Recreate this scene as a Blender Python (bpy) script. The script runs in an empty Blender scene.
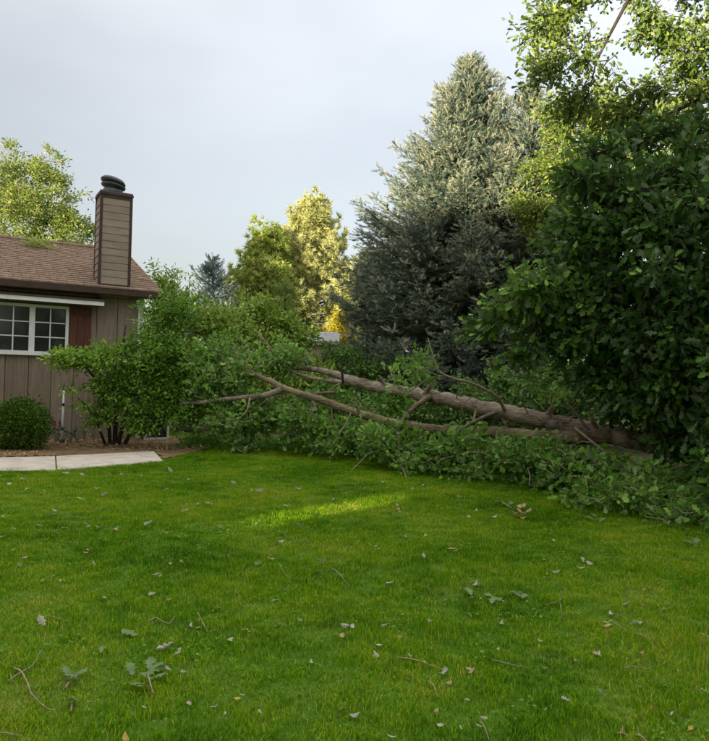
import bpy, math, random
import numpy as np
from mathutils import Vector, Matrix

RNG = np.random.default_rng(11)
random.seed(5)
R = math.radians
scene = bpy.context.scene
COL = scene.collection

# ---------------------------------------------------------------- camera
PW, PH, FPX = 709.0, 741.0, 710.0
CAM = np.array([0.0, 0.0, 1.55])
PITCH, ROLL = math.atan((388 - 370.5) / FPX), R(1.3)
_f = np.array([0, math.cos(PITCH), math.sin(PITCH)])
_r0 = np.array([1.0, 0, 0])
_u0 = np.cross(_r0, _f)
_r = _r0 * math.cos(ROLL) + _u0 * math.sin(ROLL)
_u = -_r0 * math.sin(ROLL) + _u0 * math.cos(ROLL)
cam_data = bpy.data.cameras.new('camera')
cam_data.sensor_fit = 'HORIZONTAL'
cam_data.sensor_width = 36.0
cam_data.lens = 36.0 * FPX / PW
cam_data.clip_start, cam_data.clip_end = 0.05, 2000
cam = bpy.data.objects.new('camera', cam_data)
COL.objects.link(cam)
M4 = Matrix.Identity(4)
for i in range(3):
    M4[i][0], M4[i][1], M4[i][2], M4[i][3] = _r[i], _u[i], -_f[i], CAM[i]
cam.matrix_world = M4
scene.camera = cam

# ---------------------------------------------------------------- sky, sun, exposure
SUN_EL = R(5.5)
SUN_TO = np.array([0.682, 0.731, 0.0]); SUN_TO /= np.linalg.norm(SUN_TO)   # the way the light travels over the ground
EXPOSURE = 1.45
world = bpy.data.worlds.new('World'); scene.world = world
world.use_nodes = True
nt = world.node_tree; nt.nodes.clear()
def N(t, kind, **kw):
    n = t.nodes.new(kind)
    for k, v in kw.items():
        setattr(n, k, v)
    return n
out = N(nt, 'ShaderNodeOutputWorld')
sky = N(nt, 'ShaderNodeTexSky', sky_type='NISHITA', sun_disc=False)
sky.sun_elevation = SUN_EL
sky.sun_rotation = math.atan2(-SUN_TO[0], -SUN_TO[1])
bg1 = N(nt, 'ShaderNodeBackground'); bg1.inputs['Strength'].default_value = 0.05
nt.links.new(sky.outputs[0], bg1.inputs[0])
# the storm cloud deck: a soft grey sheet that lightens upwards, with faint large billows
tc = N(nt, 'ShaderNodeTexCoord')
sep = N(nt, 'ShaderNodeSeparateXYZ'); nt.links.new(tc.outputs['Generated'], sep.inputs[0])
ramp = N(nt, 'ShaderNodeValToRGB')
nt.links.new(sep.outputs['Z'], ramp.inputs[0])
els = ramp.color_ramp.elements
els[0].position, els[0].color = 0.0, (0.186, 0.180, 0.196, 1)
els[1].position, els[1].color = 1.0, (1.0, 0.98, 0.95, 1)
for p, c in ((0.14, (0.192, 0.186, 0.204, 1)), (0.30, (0.232, 0.225, 0.240, 1)), (0.48, (0.335, 0.328, 0.338, 1)), (0.75, (0.64, 0.63, 0.62, 1))):
    e = els.new(p); e.color = c
mp = N(nt, 'ShaderNodeMapping'); mp.inputs['Scale'].default_value = (1.0, 1.0, 2.2)
nt.links.new(tc.outputs['Generated'], mp.inputs[0])
nz = N(nt, 'ShaderNodeTexNoise'); nz.inputs['Scale'].default_value = 1.7
nz.inputs['Detail'].default_value = 4; nz.inputs['Roughness'].default_value = 0.5
nt.links.new(mp.outputs[0], nz.inputs['Vector'])
mr = N(nt, 'ShaderNodeMapRange'); nt.links.new(nz.outputs[0], mr.inputs[0])
mr.inputs[1].default_value, mr.inputs[2].default_value = 0.3, 0.7
mr.inputs[3].default_value, mr.inputs[4].default_value = 0.82, 1.20
# the deck thins towards the east (to the right of the view) and thickens to the left
md_ = N(nt, 'ShaderNodeMath', operation='MULTIPLY_ADD'); nt.links.new(sep.outputs['X'], md_.inputs[0]); md_.inputs[1].default_value = 0.30; md_.inputs[2].default_value = 1.0
mm_ = N(nt, 'ShaderNodeMath', operation='MULTIPLY'); nt.links.new(mr.outputs[0], mm_.inputs[0]); nt.links.new(md_.outputs[0], mm_.inputs[1])
vm = N(nt, 'ShaderNodeVectorMath', operation='SCALE')
nt.links.new(ramp.outputs[0], vm.inputs[0]); nt.links.new(mm_.outputs[0], vm.inputs['Scale'])
bg2 = N(nt, 'ShaderNodeBackground'); bg2.inputs['Strength'].default_value = 0.77
nt.links.new(vm.outputs[0], bg2.inputs[0])
ad = N(nt, 'ShaderNodeAddShader')
nt.links.new(bg1.outputs[0], ad.inputs[0]); nt.links.new(bg2.outputs[0], ad.inputs[1])
nt.links.new(ad.outputs[0], out.inputs[0])

sd = bpy.data.lights.new('sun', 'SUN'); sd.energy = 5.0; sd.angle = R(0.53); sd.color = (1.0, 0.86, 0.60)
sun = bpy.data.objects.new('sun', sd); COL.objects.link(sun)
_d = Vector((SUN_TO[0] * math.cos(SUN_EL), SUN_TO[1] * math.cos(SUN_EL), -math.sin(SUN_EL)))
sun.rotation_euler = _d.to_track_quat('-Z', 'Y').to_euler()
sun.location = (-20, -20, 12)
vs = scene.view_settings
vs.view_transform = 'Standard'; vs.look = 'None'; vs.exposure = EXPOSURE; vs.gamma = 1.0
vs.use_curve_mapping = False
scene.render.engine = 'CYCLES'
scene.cycles.use_denoising = True
scene.cycles.max_bounces = 5; scene.cycles.diffuse_bounces = 3
scene.cycles.transparent_max_bounces = 4

# ---------------------------------------------------------------- picture point -> place
def ray(px, py):
    d = _f + _r * ((px - PW / 2) / FPX) + _u * ((PH / 2 - py) / FPX)
    return d / d[1]                      # unit step in depth
def at(px, py, Y):
    return CAM + ray(px, py) * Y
def gz(x, y):
    """height of the ground: the lawn climbs gently towards the house, then levels out"""
    x = np.asarray(x, float); y = np.asarray(y, float)
    t = np.clip(y, 0, 18)
    base = 0.03 * t - np.clip(t - 13, 0, 5) ** 2 * 0.003
    und = 0.012 * np.sin(x * 1.3 + 0.7) * np.sin(y * 0.9 + 0.4) + 0.006 * np.sin(x * 2.9 + y * 2.1)
    return base + und * np.clip(1 - np.maximum(y - 13, 0) / 4, 0, 1)
def on_ground(px, py, up=0.0):
    d = ray(px, py); lo, hi = 0.5, 60.0
    for _ in range(50):
        m = (lo + hi) / 2; p = CAM + d * m
        if p[2] > gz(p[0], p[1]) + up: lo = m
        else: hi = m
    return CAM + d * hi
def project(P):
    P = np.asarray(P, float) - CAM
    z = P @ _f
    return PW / 2 + FPX * (P @ _r) / z, PH / 2 - FPX * (P @ _u) / z, z

# ---------------------------------------------------------------- mesh helpers
class Geo:
    """collects vertices and faces; build() links them as one mesh object"""
    def __init__(s):
        s.v = []; s.f = []; s.n = 0; s.t = []; s.soft = False
    def add(s, verts, faces, tint=0.5):
        verts = np.asarray(verts, np.float32).reshape(-1, 3)
        s.v.append(verts)
        if isinstance(faces, np.ndarray):
            s.f.append(faces.astype(np.int32) + s.n)
        else:
            by = {}
            for f in faces: by.setdefault(len(f), []).append(f)
            for k in by: s.f.append(np.array(by[k], np.int32) + s.n)
        t = np.full(len(verts), tint, np.float32) if np.isscalar(tint) else np.asarray(tint, np.float32)
        s.t.append(t)
        s.n += len(verts)
        return s
    def box(s, a, b, fr=None, tint=0.5):
        x0, y0, z0 = a; x1, y1, z1 = b
        v = np.array([(x0,y0,z0),(x1,y0,z0),(x1,y1,z0),(x0,y1,z0),(x0,y0,z1),(x1,y0,z1),(x1,y1,z1),(x0,y1,z1)], float)
        f = np.array([(0,3,2,1),(4,5,6,7),(0,1,5,4),(1,2,6,5),(2,3,7,6),(3,0,4,7)])
        if fr is not None: v = fr(v)
        return s.add(v, f, tint)
    def tube(s, pts, rad, k=8, cap=True, rough=0.0, tint=0.5, seed=0):
        pts = np.asarray(pts, float); n = len(pts)
        rad = np.broadcast_to(np.asarray(rad, float), (n,))
        tg = np.gradient(pts, axis=0); tg /= np.linalg.norm(tg, axis=1)[:, None] + 1e-9
        ref = np.array([0.13, 0.21, 0.97]) if abs(tg[:, 2]).mean() < 0.8 else np.array([0.97, 0.2, 0.1])
        a = np.cross(tg, ref); a /= np.linalg.norm(a, axis=1)[:, None] + 1e-9
        b = np.cross(tg, a)
        th = np.linspace(0, 2 * np.pi, k, endpoint=False)
        rr = rad[:, None] * np.ones((1, k))
        if rough: rr = rr * (1 + rough * np.random.default_rng(seed).standard_normal((n, k)))
        v = pts[:, None] + a[:, None] * (np.cos(th)[None, :, None] * rr[..., None]) + b[:, None] * (np.sin(th)[None, :, None] * rr[..., None])
        i = np.arange(n - 1)[:, None] * k; j = np.arange(k)[None]; j2 = (j + 1) % k
        q = np.stack([i + j, i + j2, i + k + j2, i + k + j], -1).reshape(-1, 4)
        faces = [q]
        s.add(v.reshape(-1, 3), q, tint)
        if cap:
            base = s.n - n * k
            c = [pts[0], pts[-1]]
            s.v.append(np.array(c, np.float32)); s.t.append(np.full(2, tint, np.float32))
            e0, e1 = s.n, s.n + 1; s.n += 2
            jj = np.arange(k)
            s.f.append(np.stack([base + (jj + 1) % k, base + jj, np.full(k, e0)], -1).astype(np.int32))
            o = base + (n - 1) * k
            s.f.append(np.stack([o + jj, o + (jj + 1) % k, np.full(k, e1)], -1).astype(np.int32))
        return s
    def mesh(s, name, mat, smooth=False, off=None):
        me = bpy.data.meshes.new(name)
        v = np.concatenate(s.v) if s.v else np.zeros((0, 3), np.float32)
        if off is not None: v = v - np.asarray(off, np.float32)
        me.vertices.add(len(v)); me.vertices.foreach_set('co', v.ravel())
        nl = sum(f.size for f in s.f); npoly = sum(len(f) for f in s.f)
        me.loops.add(nl); me.polygons.add(npoly)
        me.loops.foreach_set('vertex_index', np.concatenate([f.ravel() for f in s.f]))
        tot = np.concatenate([np.full(len(f), f.shape[1], np.int32) for f in s.f])
        st = np.concatenate([[0], np.cumsum(tot)[:-1]]).astype(np.int32)
        me.polygons.foreach_set('loop_start', st)
        me.polygons.foreach_set('use_smooth', np.full(npoly, bool(smooth or s.soft)))
        at_ = me.attributes.new('tint', 'FLOAT', 'POINT')
        at_.data.foreach_set('value', np.concatenate(s.t))
        me.update(calc_edges=True); me.validate(verbose=False)
        if mat is not None: me.materials.append(mat)
        return me
    def build(s, name, mat, parent=None, smooth=False):
        off = np.array(parent['_w']) if parent is not None and '_w' in parent else None
        o = bpy.data.objects.new(name, s.mesh(name, mat, smooth, off))
        COL.objects.link(o)
        if parent is not None:
            o.parent = parent
            if off is not None: o['_w'] = list(off)
        return o

def tag(o, label=None, cat=None, group=None, kind=None):
    if label: o['label'] = label
    if cat: o['category'] = cat
    if group: o['group'] = group
    if kind: o['kind'] = kind
    return o
def thing(name, label, cat, base, group=None):
    o = bpy.data.objects.new(name, None); COL.objects.link(o)
    o.empty_display_size = 0.2
    o.location = [float(c) for c in base]; o['_w'] = [float(c) for c in base]
    return tag(o, label, cat, group)

# ---------------------------------------------------------------- materials
MATS = {}
def mat(name):
    m = bpy.data.materials.new(name); m.use_nodes = True
    t = m.node_tree; t.nodes.clear()
    o = N(t, 'ShaderNodeOutputMaterial'); p = N(t, 'ShaderNodeBsdfPrincipled')
    t.links.new(p.outputs[0], o.inputs[0])
    MATS[name] = m
    return m, t, p, o
def ramp_node(t, stops, inp):
    r = N(t, 'ShaderNodeValToRGB')
    e = r.color_ramp.elements
    e[0].position, e[0].color = stops[0][0], (*stops[0][1], 1)
    e[1].position, e[1].color = stops[-1][0], (*stops[-1][1], 1)
    for p, c in stops[1:-1]:
        x = e.new(p); x.color = (*c, 1)
    t.links.new(inp, r.inputs[0])
    return r
def leaf_mat(name, cols, rough=0.5, trans=0.25, vary=0.35, back=None, spec=0.3, nscale=0.9):
    """foliage: colour by each leaf's tint plus a patchy drift through the crown, a little light let through"""
    m, t, p, o = mat(name)
    a = N(t, 'ShaderNodeAttribute', attribute_name='tint')
    g = N(t, 'ShaderNodeNewGeometry')
    nz = N(t, 'ShaderNodeTexNoise'); nz.inputs['Scale'].default_value = nscale; nz.inputs['Detail'].default_value = 3
    t.links.new(g.outputs['Position'], nz.inputs['Vector'])
    s1 = N(t, 'ShaderNodeMath', operation='MULTIPLY_ADD')
    t.links.new(nz.outputs[0], s1.inputs[0]); s1.inputs[1].default_value = vary * 2; s1.inputs[2].default_value = -vary
    s2 = N(t, 'ShaderNodeMath', operation='ADD'); s2.use_clamp = True
    t.links.new(a.outputs['Fac'], s2.inputs[0]); t.links.new(s1.outputs[0], s2.inputs[1])
    k = len(cols)
    r = ramp_node(t, [(i / (k - 1), c) for i, c in enumerate(cols)], s2.outputs[0])
    colr = r.outputs[0]
    if back:
        mx = N(t, 'ShaderNodeMix', data_type='RGBA')
        t.links.new(g.outputs['Backfacing'], mx.inputs[0]); t.links.new(colr, mx.inputs[6]); mx.inputs[7].default_value = (*back, 1)
        colr = mx.outputs[2]
    t.links.new(colr, p.inputs['Base Color'])
    p.inputs['Roughness'].default_value = rough
    p.inputs['Specular IOR Level'].default_value = spec * .4
    tr = N(t, 'ShaderNodeBsdfTranslucent'); t.links.new(r.outputs[0], tr.inputs[0])
    ms = N(t, 'ShaderNodeMixShader'); ms.inputs[0].default_value = trans
    t.links.new(p.outputs[0], ms.inputs[1]); t.links.new(tr.outputs[0], ms.inputs[2])
    t.links.new(ms.outputs[0], o.inputs[0])
    return m
def surf_mat(name, c1, c2, scale=6, rough=0.85, bump=0.3, bscale=None, stretch=(1, 1, 1), detail=6, spec=0.2, dist=0.02, tint=0.0):
    """matt surface: two colours mixed by stretched noise, fine relief, optional piece-to-piece tone"""
    m, t, p, o = mat(name)
    tcx = N(t, 'ShaderNodeTexCoord'); mpx = N(t, 'ShaderNodeMapping'); mpx.inputs['Scale'].default_value = stretch
    t.links.new(tcx.outputs['Object'], mpx.inputs[0])
    nz = N(t, 'ShaderNodeTexNoise'); nz.inputs['Scale'].default_value = scale; nz.inputs['Detail'].default_value = detail
    nz.inputs['Roughness'].default_value = 0.62
    t.links.new(mpx.outputs[0], nz.inputs['Vector'])
    fac = nz.outputs[0]
    if tint:
        oi = N(t, 'ShaderNodeObjectInfo')
        ma = N(t, 'ShaderNodeMath', operation='MULTIPLY_ADD'); t.links.new(oi.outputs['Random'], ma.inputs[0])
        ma.inputs[1].default_value = tint; ma.inputs[2].default_value = -tint / 2
        mb = N(t, 'ShaderNodeMath', operation='ADD'); t.links.new(ma.outputs[0], mb.inputs[0]); t.links.new(fac, mb.inputs[1])
        fac = mb.outputs[0]
    r = ramp_node(t, [(0.28, c1), (0.72, c2)], fac)
    t.links.new(r.outputs[0], p.inputs['Base Color'])
    p.inputs['Roughness'].default_value = rough; p.inputs['Specular IOR Level'].default_value = spec
    nb = N(t, 'ShaderNodeTexNoise'); nb.inputs['Scale'].default_value = bscale or scale * 5; nb.inputs['Detail'].default_value = 6
    t.links.new(mpx.outputs[0], nb.inputs['Vector'])
    b = N(t, 'ShaderNodeBump'); b.inputs['Strength'].default_value = bump; b.inputs['Distance'].default_value = dist
    t.links.new(nb.outputs[0], b.inputs['Height']); t.links.new(b.outputs[0], p.inputs['Normal'])
    return m

M_bark = surf_mat('bark_grey_brown', (0.085, 0.06, 0.042), (0.25, 0.185, 0.135), 9, 0.9, 0.9, 26, (1, 1, 1), dist=0.03)
M_bark_d = surf_mat('bark_dark', (0.02, 0.016, 0.012), (0.07, 0.052, 0.04), 8, 0.9, 0.8, 22, (1, 1, 0.3))
M_bark_m = surf_mat('bark_mossy', (0.07, 0.055, 0.03), (0.17, 0.13, 0.07), 7, 0.9, 0.8, 24)
M_twig = surf_mat('dry_twig', (0.16, 0.115, 0.08), (0.36, 0.28, 0.2), 14, 0.85, 0.4, 40)
def trunk_bark(name, ang, c1, c2):
    """furrowed bark: ridges run along the trunk's own direction"""
    m, t, p, o = mat(name)
    g = N(t, 'ShaderNodeNewGeometry'); a = N(t, 'ShaderNodeMapping'); a.inputs['Rotation'].default_value = (0, 0, -ang)
    b = N(t, 'ShaderNodeMapping'); b.inputs['Scale'].default_value = (.16, 1, 1)
    t.links.new(g.outputs['Position'], a.inputs[0]); t.links.new(a.outputs[0], b.inputs[0])
    v = N(t, 'ShaderNodeTexNoise'); v.inputs['Scale'].default_value = 42; v.inputs['Detail'].default_value = 7; v.inputs['Roughness'].default_value = .65; v.inputs['Distortion'].default_value = .6
    t.links.new(b.outputs[0], v.inputs['Vector'])
    w = N(t, 'ShaderNodeTexNoise'); w.inputs['Scale'].default_value = 3.0; w.inputs['Detail'].default_value = 5; t.links.new(g.outputs['Position'], w.inputs['Vector'])
    s = N(t, 'ShaderNodeMath', operation='MULTIPLY_ADD'); t.links.new(w.outputs[0], s.inputs[0]); s.inputs[1].default_value = .7; s.inputs[2].default_value = -.35
    s2 = N(t, 'ShaderNodeMath', operation='ADD'); t.links.new(v.outputs[0], s2.inputs[0]); t.links.new(s.outputs[0], s2.inputs[1])
    r = ramp_node(t, [(.32, c1), (.48, tuple((x + y) / 2 for x, y in zip(c1, c2))), (.66, c2)], s2.outputs[0])
    t.links.new(r.outputs[0], p.inputs['Base Color']); p.inputs['Roughness'].default_value = .9; p.inputs['Specular IOR Level'].default_value = .15
    bu = N(t, 'ShaderNodeBump'); bu.inputs['Strength'].default_value = 1.0; bu.inputs['Distance'].default_value = .035
    t.links.new(v.outputs[0], bu.inputs['Height']); t.links.new(bu.outputs[0], p.inputs['Normal'])
    return m
M_break = surf_mat('torn_wood', (0.30, 0.19, 0.10), (0.55, 0.40, 0.25), 18, 0.8, 0.7, 60, (1, 1, 0.2))

# ---------------------------------------------------------------- leaves
def leaf_tpl(outline, fold=0.18, curl=0.15):
    """leaf in the xy plane, stem at the origin, tip at y = 1; folded along the midrib and curled"""
    o = np.array(outline, float); k = len(o)
    def z(x, y): return abs(x) * fold - curl * (y - 0.35) ** 2
    mid = [(0, y, z(0, y)) for _, y in o]
    rt = [(x, y, z(x, y) + 0.02 * ((i % 2) * 2 - 1)) for i, (x, y) in enumerate(o)]
    lf = [(-x * 0.94, y, z(x, y) * 1.15) for x, y in o]
    v = mid + rt + lf; f = []
    for i in range(k - 1):
        a, b = i, i + 1
        f.append((a, k + a, k + b) if o[b][0] < 1e-6 else ((a, k + b, b) if o[a][0] < 1e-6 else (a, k + a, k + b, b)))
        f.append((a, 2 * k + b, 2 * k + a) if o[b][0] < 1e-6 else ((a, b, 2 * k + b) if o[a][0] < 1e-6 else (a, b, 2 * k + b, 2 * k + a)))
    tri = []
    for q in f:
        tri.append(q[:3])
        if len(q) == 4: tri.append((q[0], q[2], q[3]))
    return np.array(v), np.array(tri)
OAK_FINE = leaf_tpl([(0, 0), (.03, .06), (.10, .16), (.19, .25), (.10, .33), (.14, .40), (.30, .50), (.17, .56), (.19, .63), (.31, .74), (.18, .79), (.17, .88), (.09, .97), (0, 1)])
OAK_MID = leaf_tpl([(0, 0), (.17, .25), (.09, .36), (.30, .52), (.16, .60), (.27, .78), (0, 1)])
OVAL = leaf_tpl([(0, 0), (.22, .32), (.24, .58), (0, 1)])
LANCE = leaf_tpl([(0, 0), (.14, .4), (0, 1)])
BROAD = leaf_tpl([(0, 0), (.30, .25), (.36, .5), (.2, .8), (0, 1)])

def unit(v):
    return v / (np.linalg.norm(v, axis=-1, keepdims=True) + 1e-9)
def frames(D, Nn):
    y = unit(D); x = unit(np.cross(y, Nn)); z = np.cross(x, y)
    return x, y, z
def place(geo, tpl, P, D, Nn, S, tint, wide=1.0):
    """many copies of one leaf or shoot into one mesh: position, direction, face normal, size, tint"""
    tv, tf = tpl
    x, y, z = frames(D, Nn)
    S = np.asarray(S, float); n = len(P); k = len(tv)
    W = S * wide
    v = P[:, None] + x[:, None] * (tv[None, :, 0:1] * W[:, None, None]) + y[:, None] * (tv[None, :, 1:2] * S[:, None, None]) + z[:, None] * (tv[None, :, 2:3] * W[:, None, None])
    f = tf[None] + (np.arange(n) * k)[:, None, None]
    geo.soft = True
    geo.add(v.reshape(-1, 3), f.reshape(-1, tf.shape[1]), np.repeat(np.asarray(tint, np.float32), k))

def blob_points(rng, blobs, shell=0.45, clump=0, cr=0.14):
    """twig ends spread through lumpy ellipsoids; blob = (centre, radii, count)"""
    out = []
    for c, r, n in blobs:
        d = unit(rng.standard_normal((n, 3)))
        q = rng.random(n) ** shell
        lump = 1 + 0.22 * np.sin(d[:, 0] * 5 + c[0] * 3) * np.cos(d[:, 2] * 6 + c[1]) + 0.10 * rng.standard_normal(n)
        pt = np.asarray(c) + d * np.asarray(r) * (q * lump)[:, None]
        if clump and n > clump * 2:               # gather the ends into sprays with gaps between
            k = max(2, n // clump); pt = pt[:k][rng.integers(0, k, n)] + rng.standard_normal((n, 3)) * np.minimum(cr, np.asarray(r) * .6) * np.array([1, 1, .7])
        out.append(pt)
    return np.concatenate(out)

def grow(rng, root, targets, step=0.28, sag=0.10):
    """branches: every twig end is joined to the nearest wood already grown, nearest ends first"""
    root = np.asarray(root, float)
    cap = len(root) + len(targets) * 14 + 10
    P = np.zeros((cap, 3)); par = np.full(cap, -1, int); n = 0
    for i, p in enumerate(root):
        P[n] = p; par[n] = n - 1 if i else -1; n += 1
    nroot = n
    d0 = np.min(np.linalg.norm(targets[:, None] - root[None], axis=2), axis=1)
    ends = np.zeros(len(targets), int)
    for ti in np.argsort(d0):
        T = targets[ti]
        dv = T - P[:n]; d = np.linalg.norm(dv, axis=1)
        cost = d * (1.0 + 0.35 * np.clip(-dv[:, 2] / (d + 1e-6), 0, 1))
        k = int(np.argmin(cost)); d = d[k]
        m = int(min(12, max(1, math.ceil(d / step))))
        a = P[k]; prev = k
        bend = rng.standard_normal(3) * 0.10 * d; bend[2] += sag * d
        for j in range(1, m + 1):
            s = j / m
            P[n] = a + (T - a) * s + bend * (4 * s * (1 - s)) * 0.5
            par[n] = prev; prev = n; n += 1
        ends[ti] = prev
    return P[:n], par[:n], nroot, ends
def wood(geo, P, par, nroot, rtip=0.004, power=0.42, rmax=0.2, k=5):
    n = len(P); cnt = np.ones(n)
    for i in range(n - 1, 0, -1):
        if par[i] >= 0: cnt[par[i]] += cnt[i] * 0.35
    rad = np.minimum(rtip * cnt ** power * 1.6, rmax)
    idx = np.arange(nroot, n)
    a = P[par[idx]]; b = P[idx]
    ra = np.minimum(rad[par[idx]], rad[idx] * 1.3); rb = rad[idx]
    t = unit(b - a); up = np.where(np.abs(t[:, 2:3]) > 0.9, np.array([[1., 0, 0]]), np.array([[0, 0, 1.]]))
    x = unit(np.cross(t, up)); y = np.cross(t, x)
    th = np.linspace(0, 2 * np.pi, k, endpoint=False)
    ring = x[:, None] * np.cos(th)[None, :, None] + y[:, None] * np.sin(th)[None, :, None]
    v = np.concatenate([a[:, None] + ring * ra[:, None, None], b[:, None] + t[:, None] * rb[:, None, None] * 0.3 + ring * rb[:, None, None]], 1)
    j = np.arange(k); q = np.stack([j, (j + 1) % k, k + (j + 1) % k, k + j], -1)
    f = q[None] + (np.arange(len(idx)) * 2 * k)[:, None, None]
    geo.add(v.reshape(-1, 3), f.reshape(-1, 4))
    return rad

def clusters(rng, P, par, ends, per, spread, centre, droop=0.25, flat=0.8):
    """leaf seats around twig ends: positions, directions, normals"""
    E = P[ends]
    tdir = unit(E - P[par[ends]])
    i = np.repeat(np.arange(len(E)), per)
    n = len(i)
    along = rng.random(n) ** 1.5 * spread * 2.2
    off = rng.standard_normal((n, 3)) * spread * 0.55
    Q = E[i] - tdir[i] * along[:, None] + off
    D = unit(off * 4 / spread * 0.3 + tdir[i] * 0.7 + unit(Q - centre) * 0.5 + rng.standard_normal((n, 3)) * 0.65 - np.array([0, 0, droop]))
    Nn = unit(np.array([0, 0, flat]) + rng.standard_normal((n, 3)) * 0.7)
    return Q, D, Nn

def leafy(name, label, cat, base, trunk, trunk_r, blobs, tpl, m_leaf, size, per, spread, seed, m_bark=None, shell=0.45,
          rtip=0.004, group=None, droop=0.25, flat=0.8, rmax=0.2, tint=(0.5, 0.22), wide=1.0, stems=None, step=0.28, keep=None, clump=9, cr=0.15):
    """a leafy tree or shrub > trunk (or stems), twigs, crown"""
    rng = np.random.default_rng(seed)
    m_bark = m_bark or M_bark_d
    t = thing(name, label, cat, base, group)
    trunk = np.asarray(trunk, float)
    g = Geo(); g.tube(trunk, trunk_r, 10, rough=0.05, seed=seed); g.build('trunk', m_bark, t, True)
    for pts, r in (stems or []):
        g = Geo(); g.tube(pts, r, 8, rough=0.05, seed=seed); g.build('stem', m_bark, t, True)
    root = trunk
    if stems: root = np.concatenate([trunk] + [np.asarray(p, float) for p, _ in stems])
    T = blob_points(rng, blobs, shell, clump, cr)
    if keep is not None: T = T[keep(T)]
    T = T[T[:, 2] > gz(T[:, 0], T[:, 1]) + 0.06]
    P, par, nr, ends = grow(rng, root, T, step)
    if stems:                                   # each stem starts afresh
        pass
    g = Geo(); wood(g, P, par, nr, rtip, rmax=rmax)
    tag(g.build('twigs', m_bark, t), kind='stuff')
    cen = T.mean(0)
    Q, D, Nn = clusters(rng, P, par, ends, per, spread, cen, droop, flat=flat)
    ok = Q[:, 2] > gz(Q[:, 0], Q[:, 1]) + 0.02
    if keep is not None: ok &= keep(Q)
    Q, D, Nn = Q[ok], D[ok], Nn[ok]
    S = size * rng.uniform(0.65, 1.25, len(Q))
    en = np.repeat(rng.standard_normal(len(ends)), per)[ok]
    tn = np.clip(tint[0] + tint[1] * (.75 * rng.standard_normal(len(Q)) + .6 * en), 0, 1)
    return t, (Q, D, Nn, S, tn), (tpl, m_leaf, wide)
def crown(t, L, how, name='crown'):
    g = Geo(); place(g, how[0], *L, wide=how[2])
    return tag(g.build(name, how[1], t), kind='stuff')
def mblob(px, py, Y, rx, ry, rz, n):
    return (at(px, py, Y), (rx, rz, ry), n)       # across, up-down, in depth
# ================================================================ ground
def inside(poly, x, y):
    x = np.asarray(x); y = np.asarray(y); c = np.zeros(x.shape, bool)
    n = len(poly)
    for i in range(n):
        (x1, y1), (x2, y2) = poly[i], poly[(i + 1) % n]
        hit = ((y1 > y) != (y2 > y)) & (x < (x2 - x1) * (y - y1) / (y2 - y1 + 1e-12) + x1)
        c ^= hit
    return c
def xy(px, py): return tuple(on_ground(px, py)[:2])

# house frame: s runs along the front wall towards the near end, o outwards, z up
HA = R(30)
HT = np.array([-math.cos(HA), -math.sin(HA), 0]); HN = np.array([math.sin(HA), -math.cos(HA), 0])
P0 = at(142, 340, 14.5); P0[2] = 0
def H(v):
    v = np.asarray(v, float).reshape(-1, 3)
    return P0 + v[:, 0:1] * HT + v[:, 1:2] * HN + v[:, 2:3] * np.array([0, 0, 1.])
def on_wall(px, py, o=0.0):
    """where a line of sight meets the plane of the front wall (moved out by o): (s, z)"""
    d = ray(px, py); q = P0 + HN * o
    k = ((q - CAM) @ HN) / (d @ HN); p = CAM + d * k
    return float((p - q) @ HT), float(p[2])
HG = float(gz(P0[0], P0[1]))            # ground level at the house

# walkway corner points on the lawn
WF0, WF1, WB1, WB0 = on_ground(-60, 474.5), on_ground(163, 462), on_ground(154, 452.5), on_ground(-60, 460.5)
walk_poly = [tuple(p[:2]) for p in (WF0, WF1, WB1, WB0)]
bed_poly = [tuple(WB0[:2]), tuple(WB1[:2]), xy(165, 459.5), xy(205, 450), xy(240, 441), (P0[0] + 1.6, P0[1] + 0.6), (P0[0] - 0.1, P0[1] + 0.3), tuple(H([[5, -0.2, 0]])[0][:2])]

def grid_sheet(xs, ys, up=0.0):
    X, Y = np.meshgrid(xs, ys); Z = gz(X, Y) + up
    v = np.stack([X, Y, Z], -1).reshape(-1, 3); nx = len(xs); ny = len(ys)
    i = np.arange(ny - 1)[:, None] * nx + np.arange(nx - 1)[None]
    return v, np.stack([i, i + 1, i + nx + 1, i + nx], -1).reshape(-1, 4)
xs = np.concatenate([[-600, -200, -80, -40, -25], np.linspace(-15, 15, 76), [25, 40, 80, 200, 600]])
ys = np.concatenate([[-300, -100, -40, -20, -10], np.linspace(-4, 22, 66), [30, 45, 80, 200, 600, 900]])
m, t, p, o = mat('lawn_soil_and_thatch')
g = N(t, 'ShaderNodeNewGeometry')
nz = N(t, 'ShaderNodeTexNoise'); nz.inputs['Scale'].default_value = 1.1; nz.inputs['Detail'].default_value = 5
t.links.new(g.outputs['Position'], nz.inputs['Vector'])
rr = ramp_node(t, [(0.35, (0.05, 0.11, 0.008)), (0.52, (0.07, 0.145, 0.012)), (0.68, (0.12, 0.155, 0.025))], nz.outputs[0])
t.links.new(rr.outputs[0], p.inputs['Base Color']); p.inputs['Roughness'].default_value = 0.95
p.inputs['Specular IOR Level'].default_value = 0.1
nb = N(t, 'ShaderNodeTexNoise'); nb.inputs['Scale'].default_value = 45; nb.inputs['Detail'].default_value = 5
t.links.new(g.outputs['Position'], nb.inputs['Vector'])
bb = N(t, 'ShaderNodeBump'); bb.inputs['Distance'].default_value = 0.03; bb.inputs['Strength'].default_value = 0.8
t.links.new(nb.outputs[0], bb.inputs['Height']); t.links.new(bb.outputs[0], p.inputs['Normal'])
M_lawn = m
ge = Geo(); ge.add(*grid_sheet(xs, ys)); tag(ge.build('lawn', M_lawn, smooth=True), 'green lawn strewn with storm debris', 'lawn', kind='structure')

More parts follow.
